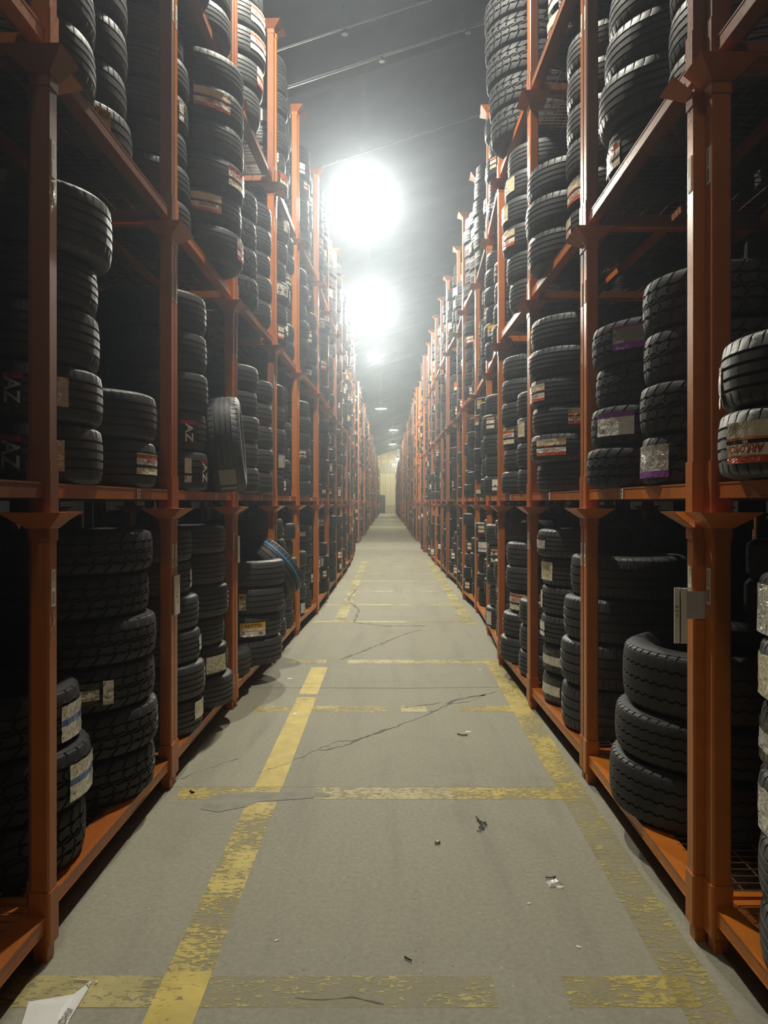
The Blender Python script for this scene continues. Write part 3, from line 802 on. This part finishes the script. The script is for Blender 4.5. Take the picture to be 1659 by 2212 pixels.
def sticker(tire, r, wdt, sx, sz, a0, a1, f0, f1, style, crisp, flip=False):
    """a label wrapped on the tread from angle a0 to a1, from fraction f0 to f1 of the width below the top"""
    bands, letters, _w = ST[style]
    zt, zb = wdt * (0.5 - f0), wdt * (0.5 - f1); H = zt - zb
    na = max(3, int(abs(a1 - a0) * r / 0.02)) if crisp else 2
    rowsz = []; z = 0; mats = []; names = []
    for fr, m in bands:
        sub = max(1, round(fr * 6)) if crisp else 1
        if m not in names: names.append(m)
        for q in range(sub): rowsz.append(z + fr * q / sub); mats.append(names.index(m))
        z += fr
    rowsz.append(1.0)
    mb = MB(); off = 0.0035
    grid = []
    for q in rowsz:
        row = []
        for i in range(na + 1):
            a = a0 + (a1 - a0) * i / na
            edge = i in (0, na) or q in (0, 1.0)
            rr = r * (1 - 0.010) + off + (R.uniform(0, 0.0035) if crisp else 0) + (0.002 if edge else 0)
            zz = zt - H * q
            row.append((rr * math.cos(a) / sx, rr * math.sin(a) / sx, zz / sz))
        grid.append(row)
    for j in range(len(rowsz) - 1):
        for i in range(na):
            q = [grid[j + 1][i], grid[j + 1][i + 1], grid[j][i + 1], grid[j][i]]
            mb.poly(q if a1 > a0 else q[::-1], mats[j])
    o = meshobj('label_sticker', mb.mesh('label_sticker', [M[x] for x in names], crisp), tire)
    if crisp:
        am = (a0 + a1) / 2; s = 1 if a1 > a0 else -1; W = abs(a1 - a0) * r
        for (txt, fc, fh, mat, fw) in letters:
            def place(x, y, fc=fc):
                if flip: x, y = -x, -y
                if style == 'az': x, y = y, -x
                a = am + x / r; rr = r * 0.99 + off + 0.0058
                return (rr * math.cos(a) / sx, rr * math.sin(a) / sx, (zt - H * fc + y) / sz)
            text_part('lettering', txt, o, M[mat], H * fh, place, None if not fw else W * fw)
        if style in ('white', 'yellow', 'red_over', 'purple_foot', 'purple'):
            bb = MB()   # printed bar code
            for i in range(9):
                x = -W * 0.42 + i * W * 0.022 if style != 'yellow' else W * 0.22 + i * W * 0.02
                f_ = {'yellow': (.70, .90), 'red_over': (.06, .30)}.get(style, (.66, .9))
                for (xx, w2) in ((x, W * (0.006 + 0.006 * (i % 2))),):
                    pts = []
                    for (px_, fz) in ((xx, f_[1]), (xx + w2, f_[1]), (xx + w2, f_[0]), (xx, f_[0])):
                        a = am + px_ / r; rr = r * 0.99 + off + 0.005
                        pts.append((rr * math.cos(a) / sx, rr * math.sin(a) / sx, (zt - H * fz) / sz))
                    bb.poly(pts)
            meshobj('bar_code', bb.mesh('bar_code', [M['s_ink']]), o)
    return o
def ang_at(u, xc, yc, r):
    t = (u - U0) / F_PX; l = math.hypot(t, 1); dx, dy = t / l, 1 / l
    b = dx * xc + dy * yc; c = xc * xc + yc * yc - r * r; d = b * b - c
    s = b - math.sqrt(d) if d > 0 else b
    return math.atan2(s * dy - yc, s * dx - xc)
N_TIRE = 0
MAX_TIRE = 300
GRP = 'tires stacked on the racks'
def tire(kind, r, wd, x, y, z, stickers, where, crisp=True):
    """stickers: (style, u0, u1, f0, f1) by picture columns or (style, 'a', angle, half, f0, f1)"""
    global N_TIRE
    N_TIRE += 1
    o = meshobj('tire', TM[kind]); o.location = (x, y, z + wd / 2)
    sx, sz = r / R0, wd / W0; o.scale = (sx, sx, sz)
    words = ''
    for s in stickers:
        st = s[0]
        if s[1] == 'a': a0, a1, f0, f1 = s[2] - s[3], s[2] + s[3], s[4], s[5]
        else:
            a0, a1 = ang_at(s[1], x, y, r), ang_at(s[2], x, y, r)
            d = (a1 - a0 + PI) % (2 * PI) - PI; a1 = a0 + d
            f0, f1 = (s[3], s[4]) if len(s) > 3 else (0.2, 0.78)
        sticker(o, r, wd, sx, sz, min(a0, a1), max(a0, a1), f0, f1, st, crisp, st == 'red_over')
        words = words or ST[st][2]
    look = '%s tire' % TREAD_W[kind] + (' with ' + words if words else ', plain tread')
    tag(o, look + ', ' + where, 'tire', GRP)
    return o
UPW = ['bottom', 'second up', 'third up', 'fourth up', 'fifth up', 'sixth up', 'seventh up', 'eighth up']
rear = []      # (x, y, z, r, w) of the tires that are built together
def stack(side, k, tier, slot, yc, r, lst, kind='road'):
    """lst, bottom to top: (edge column, width, stickers, kind)"""
    z = FOOT[tier] + DECK
    for i, e in enumerate(lst):
        ue, wd = e[0], e[1]; st = e[2] if len(e) > 2 else []; kd = e[3] if len(e) > 3 else kind
        t = (ue - U0) / F_PX; l = math.hypot(t, 1)
        xc = t * yc + side * r * l
        where = '%s, %s stack, %s, %s bay %s' % (UPW[i], slot, TIER_W[tier], ordinal(k), SIDE_W[side])
        tire(kd, r, wd, xc, yc, z, st, where)
        z += wd + 0.001
N, Fa = 'near', 'far'
AT = 'all_terrain'; TO = 'touring'; TR = 'truck'
# ---- left row, second bay
stack(-1, 1, 0, N, 3.08, .365, [(186, .235), (198, .235, [('foil_blue', 150, 198, .25, .85)]), (174, .225, [('foil_blue', 132, 175, .28, .9)])], AT)
stack(-1, 1, 0, Fa, 3.86, .385, [(335, .225), (342, .22), (335, .215, [('foil_black', 168, 214, .3, .8), ('foil', 222, 245, .28, .8)]), (338, .215), (322, .21), (330, .205)], AT)
stack(-1, 1, 1, N, 3.12, .335, [(223, .235, [('foil', 104, 138, .3, .8), ('az', 0, 45, .25, .85)]), (223, .225, [('foil', 122, 147, .25, .75), ('az', 4, 48, .25, .8)]), (216, .235), (212, .20), (243, .26)])
stack(-1, 1, 1, Fa, 3.87, .335, [(338, .235, [('red', 294, 338, .28, .72)]), (339, .235)])
stack(-1, 1, 2, N, 3.06, .36, [(208, .215), (207, .215), (205, .215), (204, .21)])
stack(-1, 1, 2, Fa, 3.74, .35, [(286, .225, [('yellow', 206, 238, .2, .75)]), (274, .22), (276, .22), (276, .215)], TO)
# ---- left row, third bay
stack(-1, 2, 0, N, 4.86, .335, [(438, .215, [('foil', 420, 438, .1, .6)]), (444, .22), (434, .205, [('white', 429, 435, .25, .7)]), (430, .21), (413, .205, [('white', 409, 413, .25, .8)]), (415, .20)])
stack(-1, 2, 0, Fa, 5.52, .335, [(505, .215), (493, .21, [('foil', 445, 486, .3, .85)]), (485, .20), (494, .225), (487, .215), (487, .20)])
stack(-1, 2, 1, N, 4.84, .33, [(450, .245, [('white', 398, 413, .2, .8), ('az', 432, 447, .2, .85)]), (446, .24, [('az', 388, 424, .25, .85)]), (450, .245), (447, .245), (446, .24)])
stack(-1, 2, 2, N, 4.84, .34, [(413, .225), (411, .22), (404, .22), (407, .22, [('white', 386, 396, .2, .75)]), (409, .22), (396, .22)])
stack(-1, 2, 2, Fa, 5.42, .37, [(525, .235, [('red_up', 512, 526, .2, .8)]), (522, .23, [('red_up', 412, 478, .2, .72)]), (526, .235, [('red', 493, 528, .2, .75)]), (527, .23), (527, .23, [('red_up', 418, 497, .2, .75)]), (527, .23)])
stack(-1, 2, 3, N, 4.90, .35, [(456, .22, [('yellow', 385, 410, .15, .8)]), (458, .22), (457, .22)])
stack(-1, 2, 3, Fa, 5.5, .34, [(500, .22), (500, .22), (500, .22)])
# ---- left row, fourth bay
stack(-1, 3, 0, N, 6.42, .30, [(543, .21), ], TO)
stack(-1, 3, 0, Fa, 7.0, .385, [(610, .235), (608, .215, [('yellow', 518, 573, .3, .85)]), (614, .235, [('yellow', 516, 531, .2, .8)]), (615, .23)], TO)
stack(-1, 3, 1, N, 6.45, .33, [(560, .22), (558, .21), (561, .21), (556, .21), (558, .205)], 'touring_mid')
stack(-1, 3, 1, Fa, 7.18, .33, [(590, .21), (592, .21), (590, .21), (588, .21), (590, .205)], 'touring_mid')
stack(-1, 3, 2, N, 6.5, .36, [(558, .24), (556, .24), (554, .24), (556, .23)], AT)
stack(-1, 3, 2, Fa, 7.18, .33, [(586, .22), (588, .22), (585, .22), (587, .22), (587, .22)], 'road_mid')
stack(-1, 3, 3, N, 6.62, .37, [(563, .235), (568, .235, [('red_up', 555, 571, .15, .8)]), (574, .235, [('red', 541, 573, .15, .75)]), (573, .235, [('red', 542, 572, .15, .75)]), (568, .235), (566, .23)], 'road_mid')
# ---- right row, first bay (cut by the frame)
stack(1, 0, 0, Fa, 2.28, .33, [(1640, .205), (1637, .20), (1636, .205, [('foil', 1640, 1668, .2, .85)]), (1641, .20, [('foil_black', 1642, 1668, .2, .85)]), (1638, .20, [('cream', 1640, 1668, .2, .85)]), (1636, .20, [('foil', 1638, 1668, .15, .9)])])
stack(1, 0, 1, Fa, 2.28, .335, [(1550, .205, [('red_over', 1573, 1672, .22, .80)]), (1556, .215, [('red', 1553, 1560, .35, .95)])])
# ---- right row, second bay
stack(1, 1, 0, Fa, 3.62, .45, [(1316, .26), (1328, .22), (1345, .29)], TR)
stack(1, 1, 1, N, 3.28, .34, [(1385, .215, [('purple_foot', 1385, 1446, .22, .85)]), (1382, .215), (1390, .22), (1388, .225)], AT)
stack(1, 1, 1, Fa, 3.95, .36, [(1267, .205), (1277, .205, [('purple', 1292, 1371, .2, .75)]), (1287, .205), (1279, .21, [('purple_dark', 1325, 1394, .2, .75)])], AT)
stack(1, 1, 2, N, 3.25, .36, [(1440, .225), (1444, .225), (1446, .22), (1447, .22)])
stack(1, 1, 2, Fa, 3.88, .37, [(1312, .23, [('red', 1312, 1340, .4, .9)]), (1293, .24), (1306, .23), (1315, .23)])
# ---- right row, third bay
stack(1, 2, 0, N, 4.92, .36, [(1212, .29), (1210, .28), (1217, .27), (1232, .26)], TO)
stack(1, 2, 0, Fa, 5.56, .33, [(1172, .215, [('foil_black', 1173, 1210, .15, .85)]), (1172, .21, [('foil_black', 1174, 1214, .2, .85)]), (1168, .205, [('white', 1167, 1177, .25, .75)]), (1169, .205, [('cream', 1169, 1173, .2, .8)]), (1170, .20, [('cream', 1171, 1194, .15, .8)]), (1161, .20, [('foil_black', 1160, 1178, .2, .85)])])
stack(1, 2, 1, Fa, 5.48, .36, [(1160, .205), (1147, .20, [('red_up', 1160, 1223, .22, .78)]), (1150, .195, [('red_over', 1228, 1254, .2, .75)]), (1146, .195, [('red_up', 1146, 1177, .25, .85)]), (1142, .20), (1147, .22)])
stack(1, 2, 2, N, 4.95, .345, [(1224, .22, [('red_up', 1218, 1234, .2, .8)]), (1226, .215, [('red_up', 1227, 1262, .2, .8)]), (1222, .22), (1224, .22), (1224, .22), (1224, .22)], 'road')
stack(1, 2, 2, Fa, 5.46, .375, [(1140, .24), (1135, .23), (1139, .23)])
stack(1, 2, 3, N, 4.98, .34, [(1205, .22), (1205, .22, [('red_up', 1205, 1240, .15, .8)]), (1206, .22)])
stack(1, 2, 3, Fa, 5.52, .35, [(1182, .22, [('red_up', 1183, 1215, .15, .85)]), (1184, .22, [('red', 1186, 1240, .15, .85)]), (1183, .22)])
# ---- right row, fourth bay
stack(1, 3, 0, Fa, 7.0, .35, [(1079, .225), (1085, .215), (1100, .205, [('red', 1102, 1136, .15, .85)]), (1092, .215), (1094, .21)], TO)
stack(1, 3, 0, N, 6.4, .33, [(1120, .21), (1122, .21), (1121, .21)], 'road_mid')
stack(1, 3, 1, Fa, 7.05, .34, [(1083, .21), (1088, .20), (1086, .21, [('red', 1088, 1111, .2, .8)]), (1083, .21), (1084, .205), (1086, .21)], TO)
stack(1, 3, 1, N, 6.4, .33, [(1118, .21), (1116, .21), (1116, .21, [('cream', 1120, 1134, .2, .8)]), (1117, .21)], 'road_mid')
stack(1, 3, 2, N, 6.55, .35, [(1100, .225), (1094, .225), (1086, .22, [('red_up', 1086, 1112, .2, .8)]), (1084, .22, [('cream', 1085, 1098, .2, .8)]), (1090, .22, [('cream', 1095, 1112, .2, .75)]), (1097, .22)], 'road_mid')
stack(1, 3, 3, Fa, 7.02, .41, [(1060, .255), (1056, .255), (1050, .255), (1047, .255), (1046, .25)], AT)

# ---- tires that stand on edge
def upright(kind, r, wd, loc, axis_yaw, lean, label, st=None):
    """the axle runs level at axis_yaw from +X, then the tire leans"""
    global N_TIRE
    N_TIRE += 1
    o = meshobj('tire', TM[kind]); sx, sz = r / R0, wd / W0; o.scale = (sx, sx, sz)
    o.rotation_euler = (Matrix.Rotation(axis_yaw, 3, 'Z') @ Matrix.Rotation(PI / 2 + lean, 3, 'Y')).to_euler()
    o.location = loc; tag(o, label, 'tire', GRP)
    if st: sticker(o, r, wd, sx, sz, st[1], st[2], st[3], st[4], st[0], True)
    return o
o = upright('road', .335, .225, (-1.135, 5.42, 2.005), math.radians(8), math.radians(-5), 'road tire standing on edge, tread toward the viewer, second-level, third bay left', None)
gm = MB(); n_ = 6
for i in range(n_):   # its paper label, wrapped low on the tread
    a0, a1 = math.radians(-4 + i * 6 + 0), math.radians(-4 + (i + 1) * 6)
    for (a, b) in ((a0, a1),):
        # tread angle 0 points down after the turn
        rr = 0.331; P = lambda t, z: (rr * math.cos(t) * 1.0, rr * math.sin(t), z)
        off = math.radians(-52)
        gm.poly([P(a + off, -0.055), P(b + off, -0.055), P(b + off, 0.055), P(a + off, 0.055)], 0 if i != 4 else 1)
meshobj('label_sticker', gm.mesh('label_sticker', [M['s_grey'], M['s_ink']]), o)
o = upright('touring', .335, .23, (-1.13, 7.42, 0.97), math.radians(38), math.radians(-38), 'road tire leaning askew with a blue stripe, floor-level, fourth bay left')
bs = MB(); k_ = 40
for i in range(k_):
    a, b = 2 * PI * i / k_, 2 * PI * (i + 1) / k_; rr = 0.3335
    bs.poly([(rr * math.cos(a), rr * math.sin(a), 0.034), (rr * math.cos(b), rr * math.sin(b), 0.034), (rr * math.cos(b), rr * math.sin(b), 0.048), (rr * math.cos(a), rr * math.sin(a), 0.048)])
meshobj('stripe', bs.mesh('stripe', [M['stripe_blue']]), o)

# ---- further bays: single tires until three hundred stand, then the rest together
far_tires, far_labels = [], []
RND = ['red', 'red_up', 'white', 'foil', 'cream', 'yellow', 'red', 'white', 'foil_black', 'oyo']
def fill(side, k, tier, one_by_one):
    y0, y1, xa, xb = BAYS[side][k]; xm = (xa + xb) / 2
    Lm = y1 - y0
    for slot, yy in ((N, y0 + 0.27 * Lm), (Fa, y0 + 0.73 * Lm)):
        r = R.uniform(.31, .365); wd = R.uniform(.195, .245)
        top = HT[tier] - 0.08 + (FOOT[tier] * 0)
        n = int((top - DECK) / (wd + .002))
        if R.random() < 0.35: n -= R.randint(1, 2)
        if tier == 3 and R.random() < 0.25: n = int(n * 0.6)
        out = R.uniform(-0.03, 0.05)
        kd = R.choice(['road_mid', 'touring_mid', 'road_mid', 'touring_mid', AT]) if one_by_one else 'low'
        z = FOOT[tier] + DECK
        for i in range(max(n, 1)):
            x = side * (xm + r - out + R.uniform(-.025, .025)); w1 = wd * R.uniform(.96, 1.03)
            y = yy + R.uniform(-.02, .02)
            st = []
            if R.random() < 0.38:
                base = R.uniform(-75, -15) if side < 0 else R.uniform(195, 255)
                sty = R.choice(RND); half = R.uniform(.12, .30)
                st.append((sty, 'a', math.radians(base), half, .2, R.uniform(.65, .85)))
            if one_by_one and N_TIRE < MAX_TIRE:
                where = '%s, %s stack, %s, %s bay %s' % (UPW[min(i, 7)], slot, TIER_W[tier], ordinal(k), SIDE_W[side])
                tire(kd, r, w1, x, y, z, st, where, False)
            else:
                far_tires.append((x, y, z + w1 / 2, r, w1))
                for s in st: far_labels.append((x, y, z + w1 / 2, r, w1, s))
            z += w1 + .001
for k in range(4, max(len(BAYS[-1]), len(BAYS[1]))):
    for side in (-1, 1):
        if k < len(BAYS[side]):
            for tier in range(4): fill(side, k, tier, k <= 6)
# bays near the viewer that were not listed above, and the rear stacks inside every rack
for side, k, tier, slots in ((-1, 0, 1, 'f'), (-1, 0, 0, 'n'), (1, 3, 2, 'f')):
    y0, y1, xa, xb = BAYS[side][k]
    z = FOOT[tier] + DECK
    yy = y0 + (0.27 if slots == 'n' else 0.73) * (y1 - y0)
    for i in range(5): rear.append((side * (xb + .40), yy, z + .11, .33, .215)); z += .22
for side in (-1, 1):
    for k in range(0, 16):
        y0, y1, xa, xb = BAYS[side][k]; xm = (xa + xb) / 2
        for tier in range(4):
            if k < 2 and tier == 3: continue
            if k == 1 and tier == 1 and side < 0 or k == 0 and tier == 0: continue
            for f in (0.27, 0.73):
                r = R.uniform(.31, .35); wd = R.uniform(.20, .24)
                n = int((HT[tier] - .25) / wd) - R.randint(0, 2); z = FOOT[tier] + DECK
                for i in range(n):
                    rear.append((side * (xm + DEPTH - r - 0.06 + R.uniform(-.02, .02)), y0 + f * (y1 - y0), z + wd / 2, r, wd)); z += wd
for side in (-1, 1):
    for k in range(0, 16):
        y0, y1, xa, xb = BAYS[side][k]
        for tier in range(4):
            for f in (0.27, 0.73):
                for d in (2.85 + .40, ):
                    n = R.randint(5, 6); z = FOOT[tier] + DECK
                    for i in range(n): rear.append((side * (d + R.uniform(-.03, .03)), y0 + f * (y1 - y0), z + .112, .335, .22)); z += .222
def low_profile(n):
    if n == 2: return [(.62, .36), (.62, -.36), (.80, -.5), (.93, -.46), (.985, -.40), (.985, -.25), (.96, -.235), (.99, -.22), (1, -.02), (.965, 0), (1, .02), (.99, .22), (.96, .235), (.985, .25), (.985, .40), (.93, .46), (.80, .5)]
    if n == 1: return [(.62, .36), (.62, -.36), (.80, -.5), (.94, -.45), (.99, -.36), (1, 0), (.99, .36), (.94, .45), (.80, .5)]
    return [(.62, .4), (.62, -.4), (.85, -.5), (.99, -.34), (.99, .34), (.85, .5)]
def lots(name, items, lod_of, mat):
    Vs, Fs, base = [], [], 0
    for lod, seg in ((2, 28), (1, 18), (0, 11)):
        P = np.array(low_profile(lod)); th = np.linspace(0, 2 * PI, seg, endpoint=False)
        it = np.array([t for t in items if lod_of(t) == lod])
        if not len(it): continue
        n = len(P)
        X = P[None, :, 0] * np.cos(th)[:, None]; Yv = P[None, :, 0] * np.sin(th)[:, None]; Z = np.repeat(P[None, :, 1], seg, 0)
        unit = np.stack([X, Yv, Z], -1).reshape(-1, 3)
        V = unit[None] * np.stack([it[:, 3], it[:, 3], it[:, 4]], -1)[:, None] + it[:, None, :3]
        i = np.arange(seg)[:, None]; j = np.arange(n)[None]; i2 = (i + 1) % seg; j2 = (j + 1) % n
        Fq = np.stack([i * n + j, i2 * n + j, i2 * n + j2, i * n + j2], -1).reshape(-1, 4)
        Fall = Fq[None] + (np.arange(len(it)) * (seg * n))[:, None, None] + base
        Vs.append(V.reshape(-1, 3)); Fs.append(Fall.reshape(-1, 4)); base += len(it) * seg * n
    me = np_mesh(name, np.concatenate(Vs), np.concatenate(Fs), [mat], None, True, 0.6)
    return meshobj(name, me)
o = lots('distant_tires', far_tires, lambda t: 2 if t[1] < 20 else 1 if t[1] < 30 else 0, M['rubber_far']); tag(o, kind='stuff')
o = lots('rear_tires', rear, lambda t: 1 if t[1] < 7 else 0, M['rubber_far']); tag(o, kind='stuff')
lb = MB(); LM = sorted({m for s in ST.values() for _f, m in s[0]})
for (x, y, z, r, w1, s) in far_labels:
    if y > 60 and R.random() < .5: continue
    bands = ST[s[0]][0]; a = s[2]; hf = s[3]; f0, f1 = s[4], s[5]; zt, zb = z + w1 * (.5 - f0), z + w1 * (.5 - f1)
    q = 0
    for fr, m in bands:
        za, zb_ = zt - (zt - zb) * q, zt - (zt - zb) * (q + fr); q += fr
        for i in range(2):
            a0, a1 = a - hf + hf * i, a - hf + hf * (i + 1); rr = r + .004
            lb.poly([(x + rr * math.cos(a0), y + rr * math.sin(a0), zb_), (x + rr * math.cos(a1), y + rr * math.sin(a1), zb_), (x + rr * math.cos(a1), y + rr * math.sin(a1), za), (x + rr * math.cos(a0), y + rr * math.sin(a0), za)], LM.index(m))
tag(meshobj('distant_labels', lb.mesh('distant_labels', [M[m] for m in LM])), kind='stuff')

# ------------------------------------------------------------------ small things
# tall tire stack and crate at the end wall
for i in range(5):
    tire('road_mid', 0.52, 0.53, -0.92, 112.6, 0.02 + i * 0.535, [], '%s, wrapped stack by the end wall' % UPW[i], False)
root = empty('crate', (0.55, 113.6, 0)); tag(root, 'pale grey crate on skids against the end wall', 'crate')
mb = MB(); mb.box(-0.9, 0.85, -0.5, 0.5, 0.12, 1.05); meshobj('body', mb.mesh('body', [M['box_grey']]), root)
mb = MB(); mb.box(-0.95, 0.90, -0.55, 0.55, 1.05, 1.13); meshobj('lid', mb.mesh('lid', [M['steel']]), root)
for x in (-0.6, 0.0, 0.6): 
    mb = MB(); mb.box(x - .1, x + .1, -.5, .5, 0, .12); meshobj('skid', mb.mesh('skid', [M['box_grey']]), root)

# white plastic bag scrap on the floor, with part of its print
bag = [(62, 2166), (115, 2158), (160, 2150), (186, 2130), (191, 2138), (150, 2206), (135, 2240), (40, 2250), (48, 2212)]
P = [px(*p) for p in bag]; cx = sum(p[0] for p in P) / len(P); cy = sum(p[1] for p in P) / len(P)
nx = 16
mb = MB()
inner = []
hgt = lambda x, y, b: 0.004 + 0.002 * b * (1 + math.sin(11 * x + 7 * y))
root = empty('plastic_bag', (cx, cy, 0)); tag(root, 'torn white plastic bag lying on the floor beside the rack foot', 'bag')
rings = [1.0, 0.8, 0.55, 0.3]
for f in rings: inner.append([((p[0] - cx) * f, (p[1] - cy) * f, hgt(p[0] * f, p[1] * f, 0.25 if f == 1 else 1)) for p in P])
for a, b in zip(inner, inner[1:]):
    for i in range(len(P)):
        j = (i + 1) % len(P); mb.poly([a[i], b[i], b[j], a[j]])
mb.poly(inner[-1][::-1])
meshobj('sheet', mb.mesh('sheet', [M['bag']], True), root)
a, b = px(146, 2212), px(180, 2160); dx, dy = b[0] - a[0], b[1] - a[1]; l = math.hypot(dx, dy); dx /= l; dy /= l
nxx, nyy = -dy, dx
mx_, my_ = px(141, 2203)
def place_bag(x, y):
    return (mx_ - cx + dx * x + nxx * y, my_ - cy + dy * x + nyy * y, 0.0088)
text_part('lettering', 'oDHV', root, M['ink_grey'], 0.024, place_bag)
mb = MB()
for (p, q) in (((186, 2132), (196, 2124)), ((160, 2120), (195, 2122)), ((196, 2124), (190, 2136)), ((206, 2126), (211, 2124))):
    p, q = px(*p), px(*q); mb.bar((p[0] - cx, p[1] - cy, 0.006), (q[0] - cx, q[1] - cy, 0.006), 0.0025, 5)
meshobj('torn_strip', mb.mesh('torn_strip', [M['bag']]), root)

def scrap(name, lab, cat, u, v, w, d, mat, rot=0.3, h=0.006, grp=None):
    x, y = px(u, v); mb = MB()
    pts = [(-.5, -.4), (-.1, -.5), (.5, -.3), (.42, .1), (.5, .45), (-.05, .38), (-.45, .5), (-.38, 0)]
    pts = [(a * w * R.uniform(.8, 1.1), b * d * R.uniform(.8, 1.1)) for a, b in pts]
    n = len(pts)
    for i in range(n):
        j = (i + 1) % n
        mb.poly([(*pts[i], .001), (*pts[j], .001), (*[q * .6 for q in pts[j]], h), (*[q * .6 for q in pts[i]], h)])
    mb.poly([(p[0] * .6, p[1] * .6, h) for p in pts])
    o = meshobj(name, mb.mesh(name, [M[mat]])); o.location = (x, y, 0); o.rotation_euler = (0, 0, rot)
    return tag(o, lab, cat, grp)
DB = 'litter on the aisle floor'
scrap('paper_scrap', 'crumpled white and yellow paper scrap on the concrete by the right line', 'litter', 1197, 1909, .07, .05, 's_white', .4, .012, DB)
scrap('paper_scrap', 'yellowish paper flap beside the crumpled white scrap, right of the aisle middle', 'litter', 1210, 1917, .035, .03, 's_cream', .2, .004, DB)
scrap('paper_scrap', 'small white paper slip near the crack, right half of aisle', 'litter', 1012, 1581, .05, .025, 's_white', 0, .003, DB)
scrap('paper_scrap', 'tiny white slip beside the left yellow line near racks', 'litter', 626, 1466, .05, .03, 's_white', 0, .003, DB)
scrap('paper_scrap', 'small white chip lying on the left yellow line', 'litter', 638, 1541, .05, .04, 's_white', .6, .004, DB)
scrap('paper_scrap', 'small pale chip on the floor before the right racks, farther up', 'litter', 1037, 1446, .05, .03, 's_cream', 0, .003, DB)
scrap('pebble', 'dark pebble with pale top in the middle of the aisle', 'pebble', 945, 1822, .03, .03, 's_grey', 0, .012, DB)
scrap('paper_scrap', 'tiny white speck of paper near the bottom of the aisle', 'litter', 597, 2032, .025, .012, 's_white', .4, .003, DB)
scrap('paper_scrap', 'tiny white flake beside the lower right line', 'litter', 1250, 2046, .025, .015, 's_white', -.4, .003, DB)
scrap('paper_scrap', 'tiny pale flake in the lower middle of the aisle', 'litter', 1143, 1952, .018, .012, 's_white', 0, .003, DB)
def twig(lab, pts, r=.003):
    P = [px(*p) for p in pts]; mb = MB()
    for a, b in zip(P, P[1:]): mb.bar((a[0] - P[0][0], a[1] - P[0][1], .006), (b[0] - P[0][0], b[1] - P[0][1], .006), r, 5)
    o = meshobj('wire_scrap', mb.mesh('wire_scrap', [M['twig']])); o.location = (*P[0], 0); return tag(o, lab, 'litter', DB)
twig('tangled black wire scrap on the floor right of the aisle middle', ((1028, 1765), (1040, 1780), (1050, 1778), (1034, 1790), (1046, 1793), (1030, 1772), (1052, 1783), (1036, 1798), (1030, 1797)), .002)
twig('short black wire beside the white slip near the crack', ((988, 1587), (1000, 1590), (1010, 1589)), .004)
twig('short dark twig on the left end of the yellow cross line', ((411, 1710), (416, 1714), (419, 1713)), .006)
twig('short dark twig in the lower middle of the aisle', ((874, 2070), (882, 2075), (889, 2078)), .003)
twig('dark wire beside the crumpled white scrap', ((1178, 1898), (1190, 1899), (1200, 1896), (1196, 1902)), .0025)

# paper sleeves taped to the posts
def sleeve(lab, loc, wd, ht, side, tape, yaw=0.0, t2='paper'):
    root = empty('paper_sleeve', loc, yaw); tag(root, lab, 'sleeve', 'paper sleeves taped to posts')
    mb = MB(); mb.prism(chamf(-.004, .006, -wd / 2, wd / 2, .002), -ht / 2, ht / 2)
    sh = meshobj('sheet', mb.mesh('sheet', [M[t2]]), root)
    mb = MB(); mb.box(.0062, .0068, -wd * .35, wd * .1, -.01, .0); mb.box(.0062, .0068, -wd * .2, wd * .1, .012, .02); mb.box(.0062, .0068, -wd * .1, wd * .05, -.05, -.02)
    meshobj('print', mb.mesh('print', [M['s_grey']]), root)
    if tape:
        mb = MB(); mb.box(*tape); meshobj('tape', mb.mesh('tape', [M['clear']]), root)
root = empty('paper_sleeve', (1.098, 2.80, 1.19)); tag(root, 'white folded paper sleeve taped to the nearer right post, second bay', 'sleeve', 'paper sleeves taped to posts')
mb = MB()
for k, (x0, x1, y0_, y1_) in enumerate(((-.052, -.034, .004, .010), (-.036, -.012, -.016, -.004), (-.036, -.030, -.014, .010))): mb.box(x0, x1, y0_, y1_, -.105 + .003 * k, .098)
meshobj('sheet', mb.mesh('sheet', [M['paper']]), root)
mb = MB(); mb.box(-.048, -.038, .0030, .0038, .025, .033); mb.box(-.05, -.037, .0030, .0038, .012, .016); mb.box(-.044, -.040, .0030, .0038, -.01, .005)
meshobj('print', mb.mesh('print', [M['s_grey']]), root)
mb = MB(); mb.box(-.016, .058, -.0170, -.0160, -.012, .088); meshobj('tape', mb.mesh('tape', [M['clear']]), root)
sleeve('clear sleeve with paper taped to the post, left row, third bay', (-1.199, 4.36, 1.075), .10, .22, -1, None)
sleeve('narrow white sleeve taped to the post, left row, fourth bay', (-1.178, 6.05, 1.23), .07, .21, -1, None)
print('tires', N_TIRE, 'racks', N_RACK, 'far', len(far_tires), 'rear', len(rear), 'tris', sum(len(m.polygons) for m in bpy.data.meshes) * 2)
